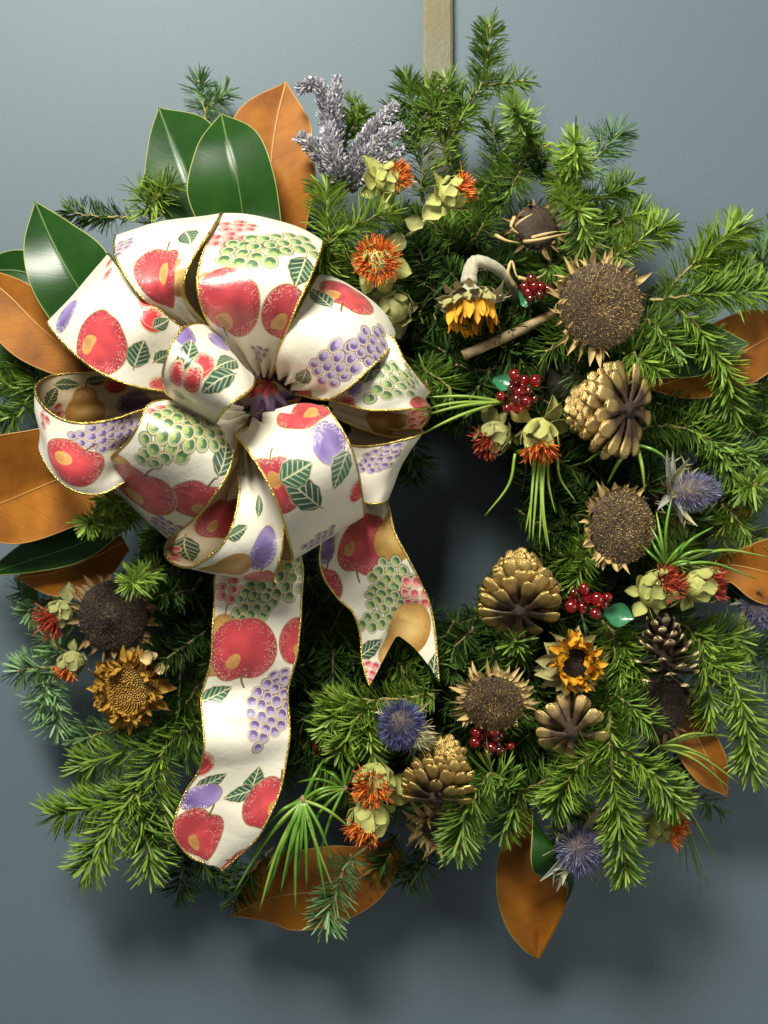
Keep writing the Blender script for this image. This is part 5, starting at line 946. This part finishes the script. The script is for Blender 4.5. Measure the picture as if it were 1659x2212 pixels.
# ------------------------------------------------------------------ sea holly thistles
def sea_holly(label, x, y, d, f, R, el, m='holly_blue', n=1300, sl=.42, bracts=9, bl=1.5, bm='holly_bract'):
    px = S(d); R *= px; t = thing('sea_holly', label, 'thistle', P(x, y, d), 'blue sea holly thistles', frame_quat(f, RNG.uniform(0, 6)))
    mb = MB(); sphere(mb, (0, 0, 0), R * .72, 20, 14, 0, (1, 1, el)); part('head', mb.mesh('head', ['holly_core']), t)
    i = np.arange(n); z = 1 - 1.75 * (i + .5) / n; a = i * 2.39996; rr = np.sqrt(np.clip(1 - z * z, 0, 1)); U = np.stack([rr * np.cos(a), rr * np.sin(a), z], 1); B = U * np.array([1, 1, el]) * R * .70
    D = U + np.array([0, 0, .35]) + RNG.normal(0, .12, (n, 3)); D /= np.linalg.norm(D, axis=1)[:, None]; N = np.cross(D, RNG.normal(0, 1, (n, 3))); N /= np.linalg.norm(N, axis=1)[:, None]
    V, F4, F3 = needles(B, D, N, R * sl * RNG.normal(1, .2, n), np.full(n, R * .028), np.zeros(n)); part('spines', np_mesh('spines', V, F4, F3, [m], np.repeat(np.clip(RNG.normal(.5, .22, n), 0, 1), 10)), t, stuff=True)
    ms = []
    for k in range(3):                             # spiny forked bracts
        b = blade(1, .10, 6, .3, .5 - .4 * k, .02, .006, .3, .3, .03)
        for (s0, sd) in ((.35, 1), (.5, -1), (.7, 1), (.62, -1)): b.add([(s0, 0, .02), (s0 + .06, 0, .02), (s0 + .20, sd * .20, .05)], [(0, 1, 2)])
        ms.append(b.mesh('bract', [bm if k else 'holly_straw']))
    for k in range(bracts):
        az = 2 * math.pi * k / bracts + RNG.normal(0, .15); L = R * bl * RNG.uniform(.75, 1.2)
        part('bract', ms[k % 3], t, Matrix.Rotation(az, 4, 'Z') @ Matrix.Translation((R * .25, 0, -R * .62 * el)) @ Matrix.Rotation(-math.radians(RNG.uniform(-15, 45)), 4, 'Y') @ Matrix.Rotation(RNG.normal(0, .7), 4, 'X') @ Matrix.Diagonal((L, L, L, 1)))
    return t
sea_holly('long headed blue thistle lying on its side right of the sunflower', 1492, 1062, 120, (0.90, -0.05, .42), 40, 1.75, bracts=16, bl=2.2)
sea_holly('fuzzy deep blue thistle above the bottom gold cone', 868, 1566, 124, (0.15, 0.2, .95), 46, .9, 'holly_deep', 1100, .5, 10, 1.4, 'holly_straw')
sea_holly('blue thistle with golden centre at the bottom right, beside rolled leaf', 1252, 1836, 100, (0.05, 0.25, .96), 46, 1.0, sl=.5, bracts=14, bl=2.2)
sea_holly('dusky thistle cut by the right frame edge', 1640, 1312, 70, (0.55, 0.35, .7), 42, 1.2, bracts=10, bl=1.7)
t = thing('dry_tuft', 'straw coloured feathery tuft on the right of the fuzzy blue thistle', 'dry tuft', P(902, 1590, 128)); n = 220; B = np.repeat(np.array([P(898, 1588, 124) - t.location]), n, 0) + RNG.normal(0, .003, (n, 3)); D = RNG.normal(0, .45, (n, 3)) + np.array([.9, -.5, -.25]); D /= np.linalg.norm(D, axis=1)[:, None]; N = np.cross(D, RNG.normal(0, 1, (n, 3))); N /= np.linalg.norm(N, axis=1)[:, None]
V, F4, F3 = needles(B, D, N, RNG.normal(.012, .002, n), np.full(n, .0006), np.zeros(n)); part('bristles', np_mesh('bristles', V, F4, F3, ['holly_straw']), t, stuff=True)

# ------------------------------------------------------------------ lavender plumes
def lavender(label, pts, w, dens=17):
    c = np.array(crv([P(*q) for q in pts], 8)); loc = Vector(c[0]); t = thing('lavender_spike', label, 'lavender', loc, 'grey lavender spikes above the bow')
    seg = np.linalg.norm(np.diff(c, axis=0), axis=1); cum = np.concatenate([[0], np.cumsum(seg)]); T = cum[-1]; n = int(T * 1000 * dens); s = RNG.uniform(.12, 1, n) * T
    B = np.stack([np.interp(s, cum, c[:, k]) for k in range(3)], 1); A = np.stack([np.interp(np.minimum(s + .004, T), cum, c[:, k]) - np.interp(np.maximum(s - .004, 0), cum, c[:, k]) for k in range(3)], 1); A /= np.linalg.norm(A, axis=1)[:, None]
    X = np.cross(A, RNG.normal(0, 1, (n, 3))); X /= np.linalg.norm(X, axis=1)[:, None]; env = w * 1.15 * S(80) * np.sin(math.pi * np.clip(.12 + .8 * s / T, 0, 1)) ** .6
    B = B + X * (env * RNG.uniform(.2, 1, n))[:, None]; D = A * .8 + X * .75 + RNG.normal(0, .2, (n, 3)); D /= np.linalg.norm(D, axis=1)[:, None]; N = np.cross(D, RNG.normal(0, 1, (n, 3))); N /= np.linalg.norm(N, axis=1)[:, None]
    V, F4, F3 = needles(B, D, N, RNG.normal(.0032, .0007, n), np.full(n, .0015), np.full(n, .1)); part('florets', np_mesh('florets', V, F4, F3, ['lavender'], np.repeat(np.clip(RNG.normal(.5, .27, n), 0, 1), 10), off=loc), t, stuff=True)
    mb = MB(); tube(mb, list(c), .0009, 5); part('stem', mb.mesh('stem', ['holly_bract'], off=loc), t)
lavender('lavender spike bending left at its tip against the russet leaf top', [(735, 400, 76), (715, 300, 92), (700, 220, 98), (682, 180, 100), (645, 194, 98)], 15)
lavender('thin lavender spike pointing straight up, tallest on the right of the bent one', [(735, 390, 76), (728, 290, 92), (727, 220, 96), (728, 168, 94)], 11)
lavender('lavender spike reaching left across the russet leaf', [(735, 410, 82), (705, 350, 104), (675, 315, 110), (646, 294, 108)], 18)
lavender('lavender spike leaning right, uppermost of the right hand three', [(730, 410, 80), (770, 330, 98), (815, 270, 104), (852, 228, 102)], 14)
lavender('lavender spike leaning right, middle of the right hand three', [(735, 415, 84), (780, 350, 104), (830, 300, 110), (866, 276, 108)], 16)
lavender('lavender spike leaning right, lowest of the right hand three', [(738, 425, 84), (785, 375, 104), (830, 340, 108), (868, 326, 104)], 12)
lavender('short thick lavender spike in the middle of the bunch', [(735, 430, 84), (728, 370, 112), (715, 320, 118), (712, 270, 112)], 20)

# ------------------------------------------------------------------ long pine needles
def pine_tuft(label, base, ends, m='pine_needle', r=.0011, sag=14, spread=0.0, bow=9, bark=True):
    b = P(*base); t = thing('pine_needle_tuft', label, 'pine needles', b, 'tufts of long pine needles')
    for i, e in enumerate(ends):
        e = e if len(e) > 2 else (*e, base[2] - 5); mid = ((base[0] + e[0]) / 2 + RNG.normal(0, 4), (base[1] + e[1]) / 2 - sag * abs(e[0] - base[0]) / 120, (base[2] + e[2]) / 2 + bow)
        pts = crv([P(base[0] + spread * (e[0] - base[0]) + RNG.normal(0, 2), base[1], base[2]), P(*mid), P(*e)], 5); n = len(pts); mb = MB(); tube(mb, pts, [r * (.9 - .65 * (k / (n - 1)) ** 3) for k in range(n)], 4)
        part('needle', mb.mesh('needle', [m if i % 6 or m != 'pine_needle' else 'pine_needle_yellow'], off=b), t)
    if bark: mb = MB(); sphere(mb, (0, 0, 0), .0028, 8, 6, 0, (1, 1, 1.4)); part('base', mb.mesh('base', ['bud_brown']), t)
pine_tuft('long dark green pine needles fanning down at the bottom, right of the long tail', (655, 1728, 108), [(560, 1969), (638, 1975), (590, 1900), (606, 1930), (662, 1920), (690, 1890), (540, 1850), (520, 1905), (505, 1930), (575, 1935), (720, 1870), (705, 1950), (722, 1925), (560, 1800), (610, 1850), (628, 1865), (700, 1640), (745, 1700), (770, 1800), (615, 1900), (575, 1880), (645, 1890)], r=.0017)
pine_tuft('second long needled tuft lying under the two bottom safflowers', (745, 1702, 98), [(655, 1740), (560, 1790), (640, 1690), (660, 1830), (690, 1850), (620, 1780), (720, 1600), (780, 1620), (800, 1575), (690, 1660), (820, 1520)], r=.0016)
pine_tuft('long needles hanging in the hole below the bright orange safflower', (1164, 980, 108), [(1143, 1165, 116), (1187, 1192, 122), (1181, 1180, 120), (1150, 1168, 118), (1135, 1150, 112), (1200, 1110, 108), (1047, 1115, 96), (1245, 1085, 108), (1165, 1175, 116)], 'pine_needle_yellow', r=.0013, spread=.45, sag=0, bow=2, bark=False)
pine_tuft('long green stems running left from the berries to the bow', (1086, 868, 108), [(918, 858, 118), (905, 900, 122), (895, 945, 122), (900, 888, 120), (1000, 905, 96)], 'pine_needle_yellow', r=.0016, bark=False, sag=5, bow=3)
pine_tuft('long needle tuft beside the middle right sunflower, over the russet leaf', (1438, 1226, 116), [(1418, 1107, 124), (1405, 1137, 124), (1407, 1165, 124), (1455, 1060, 126), (1541, 1138, 124), (1576, 1190, 118), (1668, 1205, 110), (1632, 1250, 112), (1480, 1170, 122), (1500, 1215, 118), (1390, 1180, 120)], r=.0015)
pine_tuft('long needles between the upper gilded cone and the sunflower below', (1375, 960, 108), [(1393, 1060, 116), (1312, 1045, 116), (1262, 1000, 110), (1460, 1010, 104)], r=.0018)
pine_tuft('long needles leaving the three pronged bough toward lower right', (1420, 1612, 84), [(1577, 1703, 76), (1596, 1692, 74), (1560, 1590, 78), (1659, 1617, 66), (1540, 1640, 80)], 'pine_needle_yellow', r=.0014, bark=False)
pine_tuft('long thin needles drooping beyond the lone lower right safflower', (1460, 1720, 78), [(1520, 1802, 72), (1530, 1910, 66), (1515, 1895, 66), (1485, 1880, 66), (1555, 1870, 60), (1516, 1925, 60), (1470, 1870, 64)], r=.0011, bark=False)
pine_tuft('few long needles dangling at the very bottom near lower right thistle', (1350, 1790, 84), [(1353, 1935, 76), (1310, 1915, 74), (1284, 1920, 70), (1330, 1900, 78)], 'pine_needle_yellow', r=.0010, bark=False)
